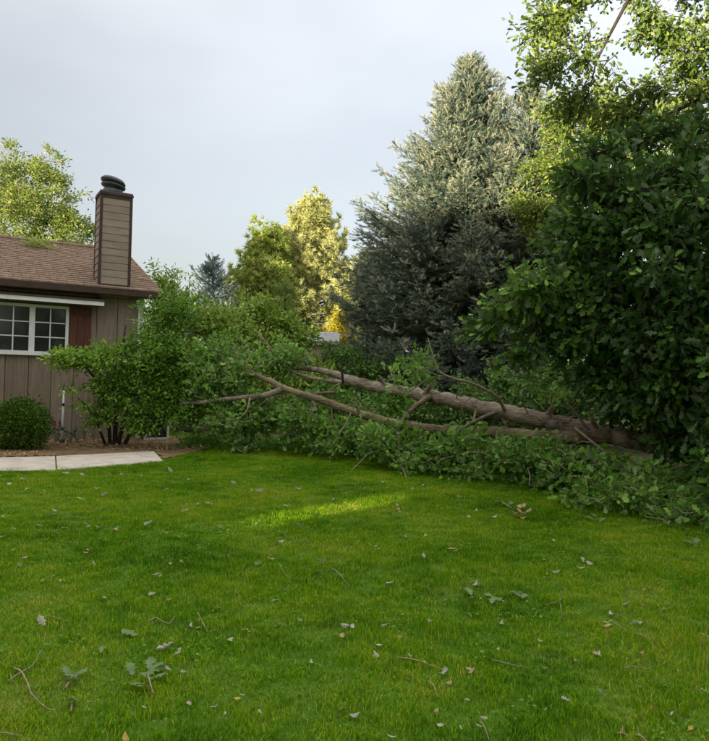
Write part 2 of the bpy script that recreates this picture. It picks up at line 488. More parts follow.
# planting bed by the house: bare earth and straw, and leaf litter under the hedge
M_soil = surf_mat('bed_soil', (0.10, 0.062, 0.032), (0.30, 0.20, 0.105), 5, 0.95, 1.0, 34, dist=0.03)
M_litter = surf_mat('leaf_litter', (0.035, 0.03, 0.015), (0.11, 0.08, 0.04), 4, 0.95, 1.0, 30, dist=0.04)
def patch(poly, step, up, rough, seed):
    P = np.array(poly); rng = np.random.default_rng(seed)
    X, Y = np.meshgrid(np.arange(P[:, 0].min(), P[:, 0].max() + step, step), np.arange(P[:, 1].min(), P[:, 1].max() + step, step))
    Z = gz(X, Y) + up + rough * rng.standard_normal(X.shape)
    ny, nx = X.shape
    i = np.arange(ny - 1)[:, None] * nx + np.arange(nx - 1)[None]
    cx = (X[:-1, :-1] + X[1:, 1:]) / 2; cy = (Y[:-1, :-1] + Y[1:, 1:]) / 2
    ok = inside(poly, cx, cy)
    q = np.stack([i, i + 1, i + nx + 1, i + nx], -1)[ok]
    return np.stack([X, Y, Z], -1).reshape(-1, 3), q.reshape(-1, 4)
ge = Geo(); ge.add(*patch(bed_poly, 0.06, 0.016, 0.006, 3))
tag(ge.build('garden_bed', M_soil, smooth=True), 'bare earth planting bed along the brown house wall', 'garden bed', kind='structure')
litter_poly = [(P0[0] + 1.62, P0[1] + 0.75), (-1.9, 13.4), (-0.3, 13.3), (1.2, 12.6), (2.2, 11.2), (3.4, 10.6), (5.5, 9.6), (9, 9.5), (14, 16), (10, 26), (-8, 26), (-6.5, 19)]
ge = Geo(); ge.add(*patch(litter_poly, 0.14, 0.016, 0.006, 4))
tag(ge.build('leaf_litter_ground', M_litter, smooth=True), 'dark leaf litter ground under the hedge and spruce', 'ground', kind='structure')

# concrete walkway: separate slabs with open joints
M_conc = surf_mat('pale_concrete', (0.38, 0.33, 0.27), (0.58, 0.515, 0.435), 3.5, 0.9, 0.35, 60, dist=0.006)
walk = thing('walkway', 'pale concrete walkway edging the lawn before the house', 'walkway', WF1); walk['kind'] = 'structure'
ja = on_ground(56.5, 471.0); jb = on_ground(55.5, 457.5)
def lerp(a, b, k): return a + (b - a) * k
def slab(f0, f1, b1, b0):
    ge = Geo()
    pts = np.array([f0, f1, b1, b0], float)
    c = pts.mean(0)
    top = pts.copy(); top[:, 2] = gz(pts[:, 0], pts[:, 1]) + 0.026
    mid = top.copy(); mid[:, 2] -= 0.012
    ins = top.copy(); ins[:, :2] = c[:2] + (top[:, :2] - c[:2]) * 0.992
    bot = mid.copy(); bot[:, 2] -= 0.12
    ge.add(np.concatenate([ins, mid, bot]), [(0, 1, 2, 3), (0, 4, 5, 1), (1, 5, 6, 2), (2, 6, 7, 3), (3, 7, 4, 0), (4, 8, 9, 5), (5, 9, 10, 6), (6, 10, 11, 7), (7, 11, 8, 4)])
    return ge
e = 0.008; dv = unit(WF1 - WF0) * e
slab(ja + dv, WF1, WB1, jb + dv).build('slab', M_conc, walk)
slab(WF0, ja - dv, jb - dv, WB0).build('slab', M_conc, walk)

# ================================================================ house
M_siding = surf_mat('brown_wood_siding', (0.175, 0.132, 0.094), (0.285, 0.222, 0.165), 3, 0.8, 0.5, 30, (6, 6, 0.6), dist=0.006, tint=0.28)
M_siding_c = surf_mat('taupe_lap_siding', (0.245, 0.187, 0.145), (0.33, 0.26, 0.205), 5, 0.75, 0.3, 30, (1, 1, 3), dist=0.003, tint=0.25)
M_trim = surf_mat('dark_brown_trim', (0.035, 0.018, 0.012), (0.075, 0.042, 0.03), 6, 0.6, 0.3, 30, dist=0.004, spec=0.3)
M_white = surf_mat('white_paint', (0.62, 0.60, 0.56), (0.80, 0.78, 0.74), 5, 0.55, 0.2, 40, dist=0.003, spec=0.35)
M_red = surf_mat('red_brown_wood', (0.065, 0.024, 0.014), (0.13, 0.052, 0.030), 5, 0.7, 0.5, 30, (6, 6, 0.5), dist=0.005, tint=0.3)
M_shing = surf_mat('brown_shingles', (0.15, 0.098, 0.066), (0.33, 0.232, 0.165), 11, 0.92, 0.7, 90, dist=0.008)
M_metal = surf_mat('dark_cowl_metal', (0.03, 0.032, 0.036), (0.085, 0.088, 0.095), 8, 0.45, 0.2, 40, dist=0.003, spec=0.5)
m, t, p, o = mat('window_glass')
p.inputs['Base Color'].default_value = (0.018, 0.022, 0.022, 1); p.inputs['Roughness'].default_value = 0.04
p.inputs['Specular IOR Level'].default_value = 0.45
tcx = N(t, 'ShaderNodeTexCoord'); nz = N(t, 'ShaderNodeTexNoise'); nz.inputs['Scale'].default_value = 2.5
t.links.new(tcx.outputs['Object'], nz.inputs['Vector'])
r_ = ramp_node(t, [(.3, (.03, .03, .03)), (.7, (.09, .09, .09))], nz.outputs[0]); t.links.new(r_.outputs[0], p.inputs['Roughness'])
M_glass = m

house = thing('house', 'brown wood sided house with shingle roof and tall boxed chimney', 'house', (P0[0], P0[1], HG))
EO, RO = 0.34, 0.28                               # eave and rake overhang
_ec = H([[-RO, EO, 0]])[0]; _d = ray(158.5, 292); ZE = float(CAM[2] + _d[2] * _ec[1])   # roof edge height
_rp = None
RUN = 3.5                                          # eave to ridge, level
_rc = H([[-RO, EO - RUN, 0]])[0]; ZR = float((CAM + ray(123, 252) * _rc[1])[2])
PITCH_R = (ZR - ZE) / RUN
LEN = 9.0; ZB = HG - 0.25
def roof_z(o): return ZE + (EO - o) * PITCH_R if o > EO - RUN else ZE + (o - (EO - 2 * RUN)) * PITCH_R
WT = roof_z(0) - 0.16                              # top of the wall, under the soffit
OB = 2 * EO - 2 * RUN                              # back wall
# solid core behind the boards, with its gable ends
ge = Geo()
v = [(0.01, -0.02, ZB), (LEN, -0.02, ZB), (LEN, OB, ZB), (0.01, OB, ZB), (0.01, -0.02, WT), (LEN, -0.02, WT), (LEN, OB, WT), (0.01, OB, WT), (0.01, EO - RUN, ZR - 0.16), (LEN, EO - RUN, ZR - 0.16)]
ge.add(H(v), [(0, 1, 5, 4), (1, 2, 6, 9, 5), (2, 3, 7, 6), (3, 0, 4, 8, 7), (0, 3, 2, 1), (4, 5, 9, 8), (6, 7, 8, 9)])
ge.build('wall', M_siding, house)
# window and shutter places read on the wall
WS1, WZT = on_wall(69, 307); _, WZB = on_wall(69, 355)
WS0 = WS1 + 1.30
SH0, SH1 = on_wall(91, 330)[0], WS1 - 0.012
# vertical boards on the front wall, cut round the window
bw = 0.40; s = 0.10
boards = []
while s < LEN - 0.05:
    s2 = min(s + bw, LEN)
    lo, hi = HG - 0.1, WT
    segs = [(lo, hi)]
    if s2 > WS1 - 0.02 and s < WS0 + 0.02: segs = [(lo, WZB - 0.03), (WZT + 0.03, hi)]
    for a, c in segs:
        gb = Geo(); gb.box((s + 0.007, -0.015, a), (s2 - 0.007, 0.012 + 0.004 * random.random(), c), H); gb.build('board', M_siding, house)
    s = s2
# fill boards beside the window where a board was cut wide
for a, c in ((0.10 + bw * math.floor((WS1 - 0.02 - 0.10) / bw), WS1 - 0.02), (WS0 + 0.02, 0.10 + bw * math.ceil((WS0 + 0.02 - 0.10) / bw))):
    if c - a > 0.02:
        gb = Geo(); gb.box((a + 0.007, -0.015, WZB - 0.028), (c, 0.013, WZT + 0.028), H); gb.build('board', M_siding, house)
gb = Geo(); gb.box((-0.02, -0.12, HG - 0.1), (0.097, 0.026, WT), H); tag(gb.build('corner_trim', M_white, house), 'white painted corner board')
gb = Geo(); gb.box((0.0, -0.018, ZB - 0.1), (LEN, -0.016, HG + 0.1), H); gb.build('foundation', surf_mat('foundation', (0.2, 0.19, 0.17), (0.3, 0.28, 0.26), 6), house)
# window
win = thing('window', None, None, H([[(WS0 + WS1) / 2, 0, WZB]])[0]); win.parent = house
win.location = Vector(win.location) - Vector(house.location)
fw = 0.055
def hb(s0, s1, o0, o1, z0, z1, name, m_, par):
    gb = Geo(); gb.box((min(s0, s1), min(o0, o1), z0), (max(s0, s1), max(o0, o1), z1), H); return gb.build(name, m_, par)
hb(WS1, WS1 + fw, -0.03, 0.05, WZB, WZT, 'frame', M_white, win)
hb(WS0 - fw, WS0, -0.03, 0.05, WZB, WZT, 'frame', M_white, win)
hb(WS1 + fw, WS0 - fw, -0.03, 0.05, WZT - fw, WZT, 'frame', M_white, win)
hb(WS1 - 0.02, WS0 + 0.02, -0.03, 0.085, WZB - 0.035, WZB + 0.045, 'sill', M_white, win)
wm = (WS0 + WS1) / 2
hb(wm - 0.05, wm + 0.05, -0.03, 0.047, WZB + 0.045, WZT - fw, 'mullion', M_white, win)
for a, c in ((WS1 + fw, wm - 0.05), (wm + 0.05, WS0 - fw)):
    z0, z1 = WZB + 0.045, WZT - fw
    for i in range(2):
        for j in range(3):
            x0 = a + (c - a) * i / 2; x1 = a + (c - a) * (i + 1) / 2; y0 = z0 + (z1 - z0) * j / 3; y1 = z0 + (z1 - z0) * (j + 1) / 3
            hb(x0 + 0.001, x1 - 0.001, -0.012 + 0.001 * i, 0.004 + 0.001 * ((i + j) % 2), y0 + 0.001, y1 - 0.001, 'pane', M_glass, win)
    hb((a + c) / 2 - 0.011, (a + c) / 2 + 0.011, 0.0, 0.022, z0, z1, 'muntin', M_white, win)
    for j in (1, 2):
        zz = z0 + (z1 - z0) * j / 3
        hb(a, c, 0.0, 0.018, zz - 0.010, zz + 0.010, 'muntin', M_white, win)
# plank shutter
shu = thing('shutter', None, None, H([[SH0, 0, WZB]])[0]); shu.parent = house; shu.location = Vector(shu.location) - Vector(house.location)
shu['label'] = 'red brown plank shutter beside the window'
k = 3
for i in range(k):
    a = SH0 + (SH1 - SH0) * i / k; c = SH0 + (SH1 - SH0) * (i + 1) / k
    hb(a + 0.004, c - 0.004, 0.017, 0.045, WZB - 0.03, WZT + 0.02, 'plank', M_red, shu)
for zz in (WZB + 0.1, WZT - 0.12): hb(SH0 + 0.01, SH1 - 0.01, 0.045, 0.06, zz - 0.035, zz + 0.035, 'batten', M_red, shu)
# hood over the window: brown top board, white lower edge
HS = on_wall(104.5, 303, 0.34)[0]; HZ = on_wall(104.5, 306, 0.34)[1]
hood = thing('window_hood', None, None, H([[HS, 0, HZ]])[0]); hood.parent = house; hood.location = Vector(hood.location) - Vector(house.location)
ge = Geo(); v = [(HS, 0.017, HZ + 0.16), (LEN, 0.017, HZ + 0.16), (LEN, 0.36, HZ + 0.085), (HS, 0.36, HZ + 0.085), (HS, 0.017, HZ + 0.19), (LEN, 0.017, HZ + 0.19), (LEN, 0.36, HZ + 0.115), (HS, 0.36, HZ + 0.115)]
ge.add(H(v), np.array([(0, 3, 2, 1), (4, 5, 6, 7), (0, 1, 5, 4), (1, 2, 6, 5), (2, 3, 7, 6), (3, 0, 4, 7)])); ge.build('hood_board', M_trim, hood)
hb(HS + 0.005, LEN, 0.315, 0.34, HZ, HZ + 0.082, 'fascia', M_white, hood)
hb(HS + 0.02, LEN, 0.02, 0.31, HZ + 0.035, HZ + 0.055, 'soffit', M_siding, hood)
# roof: deck, lapped courses, fascia, rake boards, soffit
roof = thing('roof', None, None, H([[0, 0, ZE]])[0]); roof.parent = house; roof.location = Vector(roof.location) - Vector(house.location)
for sgn in (1, -1):
    ge = Geo()
    def ro(d, s_, h): # d along the slope (level metres) from the eave
        o_ = EO - d if sgn == 1 else EO - 2 * RUN + d
        return (s_, o_, ZE + d * PITCH_R + h)
    v = [ro(0, -RO, -0.03), ro(0, LEN, -0.03), ro(RUN, LEN, -0.03), ro(RUN, -RO, -0.03), ro(0, -RO, -0.11), ro(0, LEN, -0.11), ro(RUN, LEN, -0.11), ro(RUN, -RO, -0.11)]
    ge.add(H(v), np.array([(0, 1, 2, 3), (7, 6, 5, 4), (0, 4, 5, 1), (1, 5, 6, 2), (2, 6, 7, 3), (3, 7, 4, 0)])); ge.build('deck', M_trim, roof)
    nc = 22
    for c in range(nc):
        d0, d1 = RUN * c / nc - 0.03, RUN * (c + 1) / nc + 0.01
        ns = 31; ss = np.linspace(-RO - 0.02, LEN, ns); ss[1:-1] += np.random.default_rng(c + 70).uniform(-.14, .14)
        j0 = d0 + np.random.default_rng(c).uniform(-0.012, 0.012, ns - 1)
        ge = Geo()
        for q in range(ns - 1):
            a, b_ = ss[q] + 0.003, ss[q + 1] - 0.003; h = random.uniform(0.0, 0.006)
            v = [ro(j0[q], a, 0.026 + h), ro(j0[q], b_, 0.026 + h), ro(d1, b_, 0.004), ro(d1, a, 0.004), ro(j0[q], a, 0.0), ro(j0[q], b_, 0.0)]
            ge.add(H(v), [(0, 1, 2, 3), (4, 5, 1, 0)], 0.5)
        ge.build('shingle_course', M_shing, roof)
gb = Geo(); gb.box((-RO - 0.02, EO + 0.002, ZE - 0.13), (LEN, EO + 0.03, ZE - 0.012), H); gb.build('fascia', M_trim, roof)
gb = Geo(); gb.box((-RO, 0.03, ZE - 0.135), (LEN, EO, ZE - 0.115), H); gb.build('soffit', M_siding, roof)
gb = Geo(); gb.tube(H([(-RO - 0.02, EO - RUN, ZR + 0.02), (LEN, EO - RUN, ZR + 0.02)]), 0.06, 8); gb.build('ridge_cap', M_shing, roof)
for o0, z0, o1, z1 in ((EO, ZE, EO - RUN, ZR), (EO - 2 * RUN, ZE, EO - RUN, ZR)):
    ge = Geo(); v = [(-RO - 0.025, o0, z0 - 0.17), (-RO - 0.025, o1, z1 - 0.17), (-RO - 0.025, o1, z1 - 0.005), (-RO - 0.025, o0, z0 - 0.005)]
    v += [(a + 0.022, b_, c) for a, b_, c in v]
    ge.add(H(v), np.array([(0, 1, 2, 3), (7, 6, 5, 4), (0, 4, 5, 1), (1, 5, 6, 2), (2, 6, 7, 3), (3, 7, 4, 0)])); ge.build('rake_board', M_trim, roof)
# small vent pipe on the ridge side
vp = H([[on_wall(16, 245)[0] - 0.3, EO - RUN * 0.9, 0]])[0]
_sv = 2.75
gb = Geo(); gb.tube(H([(_sv, EO - RUN * 0.86, ZE + RUN * 0.86 * PITCH_R - 0.05), (_sv, EO - RUN * 0.86, ZE + RUN * 0.86 * PITCH_R + 0.28)]), 0.035, 8); gb.build('vent_pipe', M_metal, roof)
# chimney: boxed in lap siding with dark trim, flat cap, tilted metal cowl
CO = 0.22                                            # its front face stands just inside the roof edge
CS1, _ = on_wall(131.5, 240, CO); CS0, _ = on_wall(99, 240, CO)
CZT = on_wall(114, 192, CO)[1]; CZB = roof_z(CO) - 0.1; CD = 0.5
chim = thing('chimney', None, None, H([[CS1, CO, CZB]])[0]); chim.parent = house; chim.location = Vector(chim.location) - Vector(house.location)
hb(CS1 + 0.02, CS0 - 0.02, CO - 0.02, CO - CD + 0.02, CZB - 0.1, CZT, 'chase', M_siding_c, chim)
tw = 0.05
for a in (CS1, CS0 - tw):
    hb(a, a + tw, CO - 0.03, CO + 0.022, CZB, CZT - 0.07, 'corner_trim', M_trim, chim)
    hb(a, a + tw, CO - CD - 0.01, CO - CD + 0.05, CZB - 0.0, CZT - 0.07, 'corner_trim', M_trim, chim)
hb(CS1 + tw, CS0 - tw, CO - 0.03, CO + 0.020, CZT - 0.13, CZT - 0.07, 'top_trim', M_trim, chim)
hb(CS1 + tw, CS0 - tw, CO - 0.03, CO + 0.020, CZB + 0.02, CZB + 0.13, 'base_trim', M_trim, chim)
zz0, zz1, nb_ = CZB + 0.13, CZT - 0.13, 12
for i in range(nb_):
    a, c = zz0 + (zz1 - zz0) * i / nb_, zz0 + (zz1 - zz0) * (i + 1) / nb_
    ge = Geo(); s0, s1 = CS1 + tw + 0.002, CS0 - tw - 0.002
    v = [(s0, CO + 0.011, a + 0.007), (s1, CO + 0.011, a + 0.007), (s1, CO + 0.006, c), (s0, CO + 0.006, c), (s0, CO - 0.015, a + 0.004), (s1, CO - 0.015, a + 0.004), (s1, CO - 0.015, c), (s0, CO - 0.015, c)]
    ge.add(H(v), np.array([(0, 3, 2, 1), (0, 1, 5, 4), (2, 3, 7, 6), (1, 2, 6, 5), (3, 0, 4, 7)])); ge.build('siding_board', M_siding_c, chim)
    ge = Geo(); v = [(CS0 - 0.004, CO - 0.04, a + 0.004), (CS0 - 0.004, CO - CD + 0.06, a + 0.004), (CS0 - 0.016, CO - CD + 0.06, c), (CS0 - 0.016, CO - 0.04, c)]
    ge.add(H(v), np.array([(0, 1, 2, 3)])); ge.build('siding_board', M_siding_c, chim)
hb(CS1 - 0.012, CS0 + 0.012, CO + 0.034, CO - CD - 0.015, CZT - 0.07, CZT - 0.025, 'cap', M_trim, chim)
hb(CS1 + 0.0, CS0 - 0.0, CO + 0.02, CO - CD - 0.0, CZT - 0.025, CZT + 0.01, 'cap_flashing', M_metal, chim)
cc = H([[(CS1 + CS0) / 2 + 0.03, CO - CD / 2, CZT]])[0]
def disc(centre, prof, tilt, k=28):
    """turned metal piece: (radius, height) profile about a tilted axis"""
    th = np.linspace(0, 2 * np.pi, k, endpoint=False); v = []
    for r, h in prof: v.append(np.stack([r * np.cos(th), r * np.sin(th), np.full(k, h)], -1))
    v = np.concatenate(v)
    Rm = np.array((Matrix.Rotation(tilt, 3, Vector((-HN[0] * 0.9, -HN[1] * 0.9, 0.0)).normalized())))
    v = v @ Rm.T + centre
    f = []
    for i in range(len(prof) - 1):
        j = np.arange(k); f.append(np.stack([i * k + j, i * k + (j + 1) % k, (i + 1) * k + (j + 1) % k, (i + 1) * k + j], -1))
    g_ = Geo(); g_.add(v, np.concatenate(f)); return g_
disc(cc, [(0.0, 0.0), (0.21, 0.0), (0.19, 0.10), (0.16, 0.11), (0.16, 0.16)], 0).build('flue_collar', M_metal, chim, True)
disc(cc + np.array([0, 0, 0.125]), [(0.0, 0.0), (0.17, 0.0), (0.235, 0.035), (0.24, 0.06), (0.20, 0.075), (0.17, 0.09), (0.17, 0.105)], R(9)).build('storm_band', M_metal, chim, True)
disc(cc + np.array([-0.01, 0, 0.215]), [(0.0, 0.0), (0.20, 0.0), (0.245, 0.03), (0.245, 0.06), (0.21, 0.10), (0.0, 0.115)], R(14)).build('cowl_lid', M_metal, chim, True)

# ---------------------------------------------------------------- unseen houses added behind the camera so their ridges shade the garden
UU = SUN_TO[:2]; VV = np.array([UU[1], -UU[0]])
def UV(v):
    v = np.asarray(v, float).reshape(-1, 3)
    q = v[:, 0:1] * UU + v[:, 1:2] * VV
    return np.concatenate([q, v[:, 2:3]], 1)
M_stucco = surf_mat('tan_stucco', (0.32, 0.27, 0.2), (0.42, 0.36, 0.28), 3, 0.9, 0.3, 60)
def shade_house(label, v0, v1, ridge):
    b0 = UV([[-15, (v0 + v1) / 2, 0]])[0]
    h = thing('added_shade_house', label, 'house', b0, 'unseen added houses behind the viewer')
    ge = Geo(); u0, u1 = -11.0, -19.0; um = -15.0; ez = ridge - 2.2
    v = [(u0, v0, -.2), (u0, v1, -.2), (u1, v1, -.2), (u1, v0, -.2), (u0, v0, ez), (u0, v1, ez), (u1, v1, ez), (u1, v0, ez), (um, v0, ridge - .1), (um, v1, ridge - .1)]
    ge.add(UV(v), [(0, 1, 5, 4), (1, 2, 6, 9, 5), (2, 3, 7, 6), (3, 0, 4, 8, 7), (4, 5, 9, 8), (6, 7, 8, 9)]); ge.build('wall', M_stucco, h)
    ge = Geo()
    for a in (u0 + .4, u1 - .4):
        sl = (ridge - ez) / 4.0; e_ = ridge - sl * abs(a - um)
        v = [(a, v0, e_), (a, v1, e_), (um, v1, ridge), (um, v0, ridge), (a, v0, e_ - .1), (a, v1, e_ - .1), (um, v1, ridge - .1), (um, v0, ridge - .1)]
        ge.add(UV(v), np.array([(0, 1, 2, 3), (7, 6, 5, 4), (0, 4, 5, 1), (1, 5, 6, 2), (3, 7, 4, 0)]))
    ge.build('roof', M_shing, h)
    nw = int(abs(v1 - v0) // 4)
    for i in range(nw):
        c = v0 + (v1 - v0) * (i + .5) / nw
        for z in (1.0, 3.9):
            ge = Geo(); ge.box((u0, c - .6, z), (u0 + .04, c + .6, z + 1.3), UV); w = ge.build('window', M_white, h)
            ge = Geo(); ge.box((u0 + .03, c - .52, z + .08), (u0 + .05, c + .52, z + 1.22), UV); ge.build('pane', M_glass, w)
    return h
SV = float(np.array([-0.3, 7.55]) @ VV)
RIDGE = 9.0
shade_house('unseen two storey house added behind the lawn for its shade, long side to the garden', SV - .22, -20.0, RIDGE)
shade_house('unseen two storey house added behind the lawn for its shade, beyond the sun slit', SV + .22, 9.0, RIDGE)
shade_house('unseen two storey house added for its shade at the far end of the row behind', -20.5, -36.0, RIDGE - 1.6)
sun_slit = thing('sun_slit_panels', 'unseen added panels leaving a slit for the sunlit streak on the lawn', 'sun_slit', UV([[-12, SV, 0]])[0])  # added out of view; the slit between the panels shapes the sunlit streak
ge = Geo(); ge.box((-12.05, SV - .215, 0.0), (-12.0, SV + .215, 1.80), UV); ge.build('slit_lower_panel', M_red, sun_slit)
ge = Geo(); ge.box((-12.05, SV - .215, 2.05), (-12.0, SV + .215, 8.6), UV); ge.build('slit_upper_panel', M_red, sun_slit)
# ================================================================ conifers
def shoot_tpl(n, lat, fwd, w, seed):
    """one needled shoot: needles spiral round a unit stem"""
    rng = np.random.default_rng(seed); v = []; f = []
    for i in range(n):
        y = 0.95 * i / n; a = i * 2.4 + rng.normal() * 0.3
        d = np.array([math.cos(a), 0, math.sin(a)]); e = np.array([-math.sin(a), 0, math.cos(a)])
        l = lat * rng.uniform(0.8, 1.2); tip = np.array([0, y + fwd, 0]) + d * l
        c = np.array([0, y, 0])
        k = len(v); v += [c - e * w + np.array([0, -w * .6, 0]), c + e * w + np.array([0, w * .6, 0]), tip]; f.append((k, k + 1, k + 2))
    return np.array(v), np.array(f)
SPRUCE_SHOOT = shoot_tpl(17, 0.15, 0.20, 0.034, 1)
def tuft_tpl(n, w, seed):
    rng = np.random.default_rng(seed); v = []; f = []
    for i in range(n):
        d = unit(np.array([rng.normal(), rng.normal() * .6 + .75, rng.normal()])); e = unit(np.cross(d, rng.standard_normal(3)))
        k = len(v); l = rng.uniform(.75, 1.1)
        v += [-e * w, e * w, d * l]; f.append((k, k + 1, k + 2))
    return np.array(v), np.array(f)
PINE_TUFT = tuft_tpl(20, 0.085, 2)

def conifer(name, label, base, apex, rmax, prof, m_leaf, seed, whorl=0.24, nper=8, up=(38, -12), shoot=0.24, lat_step=0.12, tpl=SPRUCE_SHOOT,
            low=0.03, tint=(0.5, 0.18), trunk_r=0.2, lean_tip=0.16, pine=False, wide=1.0, m_bark=None, group=None, ragged=0.12):
    rng = np.random.default_rng(seed)
    base = np.asarray(base, float); apex = np.asarray(apex, float); Ht = apex[2] - base[2]
    t = thing(name, label, 'tree', base, group)
    k = 14; ax = np.array([base + (apex - base) * s + np.array([.03 * math.sin(s * 9), .03 * math.cos(s * 7), 0]) for s in np.linspace(0, 1, k)])
    g = Geo(); g.tube(ax, trunk_r * (1 - np.linspace(0, 1, k)) ** .8 + 0.012, 10, rough=.04, seed=seed); g.build('trunk', m_bark or M_bark_d, t, True)
    gw = Geo(); P_, D_, N_, S_, T_ = [], [], [], [], []
    z = Ht * low
    while z < Ht - 0.12:
        s = 1 - z / Ht                              # 0 at the tip
        L0 = rmax * prof(s)
        nb = max(4, int(nper * (0.55 + 0.45 * min(1, s * 2.2)) + rng.integers(0, 2)))
        a0 = rng.random() * 6.28
        for b_ in range(nb):
            a = a0 + 6.28 * b_ / nb + rng.normal() * .22
            L = L0 * (1 + ragged * rng.normal()) * (1 if rng.random() > .12 else .72)
            if L < 0.08: continue
            el = R(up[0] + (up[1] - up[0]) * min(1, s * 1.35) + rng.normal() * 5)
            hd = np.array([math.cos(a), math.sin(a), 0]); zz = z + rng.normal() * whorl * .35
            u = np.linspace(0, 1, 7)
            o = base + (apex - base) * (zz / Ht)
            bp = o + hd * (L * math.cos(el) * u)[:, None] + np.array([0, 0, 1]) * (L * (math.sin(el) * u - .22 * np.sin(u * 2.6) * s + lean_tip * u ** 3))[:, None]
            if L > .5: gw.tube(bp, np.linspace(.008 + .013 * L, .004, 7), 4, cap=False)
            side = np.array([-hd[1], hd[0], 0])
            if pine:
                n = max(3, int(L / lat_step)); tt = np.sqrt(rng.uniform(.12, 1, n)); 
                pos = np.stack([np.interp(tt, u, bp[:, c]) for c in range(3)], -1)
                spread = (.12 + .5 * L * (1 - tt) * .8 + .10)
                pos = pos + side * (rng.normal(size=n) * spread)[:, None] + np.array([0, 0, 1]) * (rng.normal(size=n) * min(.12, .12 * L) + .04)[:, None]
                dr = unit(hd + side * rng.normal(size=n)[:, None] * .6 + np.array([0, 0, .75]) + rng.standard_normal((n, 3)) * .3)
                P_.append(pos); D_.append(dr); N_.append(unit(rng.standard_normal((n, 3)))); S_.append(shoot * rng.uniform(.7, 1.2, n))
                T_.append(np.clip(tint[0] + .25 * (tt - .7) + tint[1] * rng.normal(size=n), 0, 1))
                continue
            n = max(3, int(L * .9 / lat_step))
            tt = np.linspace(.12, 1, n) + rng.normal(size=n) * .02; tt = np.clip(tt, .05, 1)
            pos = np.stack([np.interp(tt, u, bp[:, c]) for c in range(3)], -1)
            tdir = unit(np.stack([np.interp(tt, u, np.gradient(bp[:, c])) for c in range(3)], -1))
            for sg in (-1, 1):
                ll = np.minimum((.10 + .42 * L * (1 - tt) ** .8 + .06), .85) * rng.uniform(.7, 1.15, n)
                ld = unit(tdir * .75 + side * sg * .75 + np.array([0, 0, -.12 - .16 * s]) + rng.standard_normal((n, 3)) * .12)
                m_ = np.maximum(1, np.ceil(ll / (shoot * .62))).astype(int)
                i = np.repeat(np.arange(n), m_)
                j = np.concatenate([np.arange(q) for q in m_])
                q = pos[i] + ld[i] * (j * shoot * .62)[:, None]
                d2 = unit(ld[i] + side * (rng.normal(size=len(i)) * .35)[:, None] + hd * .2 + np.array([0, 0, .12 + .5 * max(0, .55 - s)]) + rng.standard_normal((len(i), 3)) * .38)
                P_.append(q); D_.append(d2); N_.append(unit(np.array([0, 0, 1.]) + rng.standard_normal((len(i), 3)) * .4)); S_.append(shoot * rng.uniform(.75, 1.2, len(i)))
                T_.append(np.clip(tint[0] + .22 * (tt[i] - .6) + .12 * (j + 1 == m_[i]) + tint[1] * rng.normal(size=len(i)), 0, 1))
            P_.append(bp[-1:]); D_.append(unit(bp[-1:] - bp[-2:-1])); N_.append(np.array([[0, 0, 1.]])); S_.append(np.array([shoot])); T_.append(np.array([.8]))
        z += whorl * (0.55 + 0.45 * min(1, s * 2)) * rng.uniform(.85, 1.15)
    n = 6; P_.append(apex - np.array([0, 0, 1]) * np.linspace(0.05, .45, n)[:, None]); D_.append(unit(np.array([0, 0, 1.]) + rng.standard_normal((n, 3)) * .3)); N_.append(unit(rng.standard_normal((n, 3)))); S_.append(np.full(n, shoot * .9)); T_.append(np.full(n, .8))
    if gw.n: tag(gw.build('boughs', m_bark or M_bark_d, t), kind='stuff')
    g = Geo(); place(g, tpl, np.concatenate(P_), np.concatenate(D_), np.concatenate(N_), np.concatenate(S_), np.concatenate(T_), wide)
    tag(g.build('needles', m_leaf, t), kind='stuff')
    return t
def gbase(px, Y, sink=0.03):
    p = at(px, 400, Y); p[2] = gz(p[0], p[1]) - sink; return p

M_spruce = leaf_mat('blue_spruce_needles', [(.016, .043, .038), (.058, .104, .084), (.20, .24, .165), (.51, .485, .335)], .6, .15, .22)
M_spruce2 = leaf_mat('young_blue_spruce_needles', [(.06, .10, .092), (.14, .19, .175), (.28, .33, .29)], .6, .12, .2)
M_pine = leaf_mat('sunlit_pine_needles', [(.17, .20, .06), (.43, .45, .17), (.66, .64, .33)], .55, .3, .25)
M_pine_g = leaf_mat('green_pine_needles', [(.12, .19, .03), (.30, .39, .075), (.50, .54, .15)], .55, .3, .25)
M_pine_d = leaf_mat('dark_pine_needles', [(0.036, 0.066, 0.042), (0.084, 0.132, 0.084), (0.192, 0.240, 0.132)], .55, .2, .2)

prof_big = lambda s: min(1.0, (s / .60) ** .95) * (1 - .10 * max(0, s - .7) / .3)
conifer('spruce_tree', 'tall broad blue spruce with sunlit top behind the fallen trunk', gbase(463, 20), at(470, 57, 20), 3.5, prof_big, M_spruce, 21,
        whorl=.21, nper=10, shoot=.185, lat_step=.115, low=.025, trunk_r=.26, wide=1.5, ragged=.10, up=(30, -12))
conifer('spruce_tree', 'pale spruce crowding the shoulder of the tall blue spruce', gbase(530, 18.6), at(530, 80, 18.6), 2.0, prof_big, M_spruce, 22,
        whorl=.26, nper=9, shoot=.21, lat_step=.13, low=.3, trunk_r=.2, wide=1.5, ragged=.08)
conifer('spruce_tree', 'small silvery blue spruce standing beyond the house corner', gbase(213, 30), at(212, 260, 30), 2.4, lambda s: min(1, (s / .8) ** .9), M_spruce2, 23,
        whorl=.30, nper=9, shoot=.26, lat_step=.15, low=.05, trunk_r=.13, wide=1.4, ragged=.18, up=(45, -5))
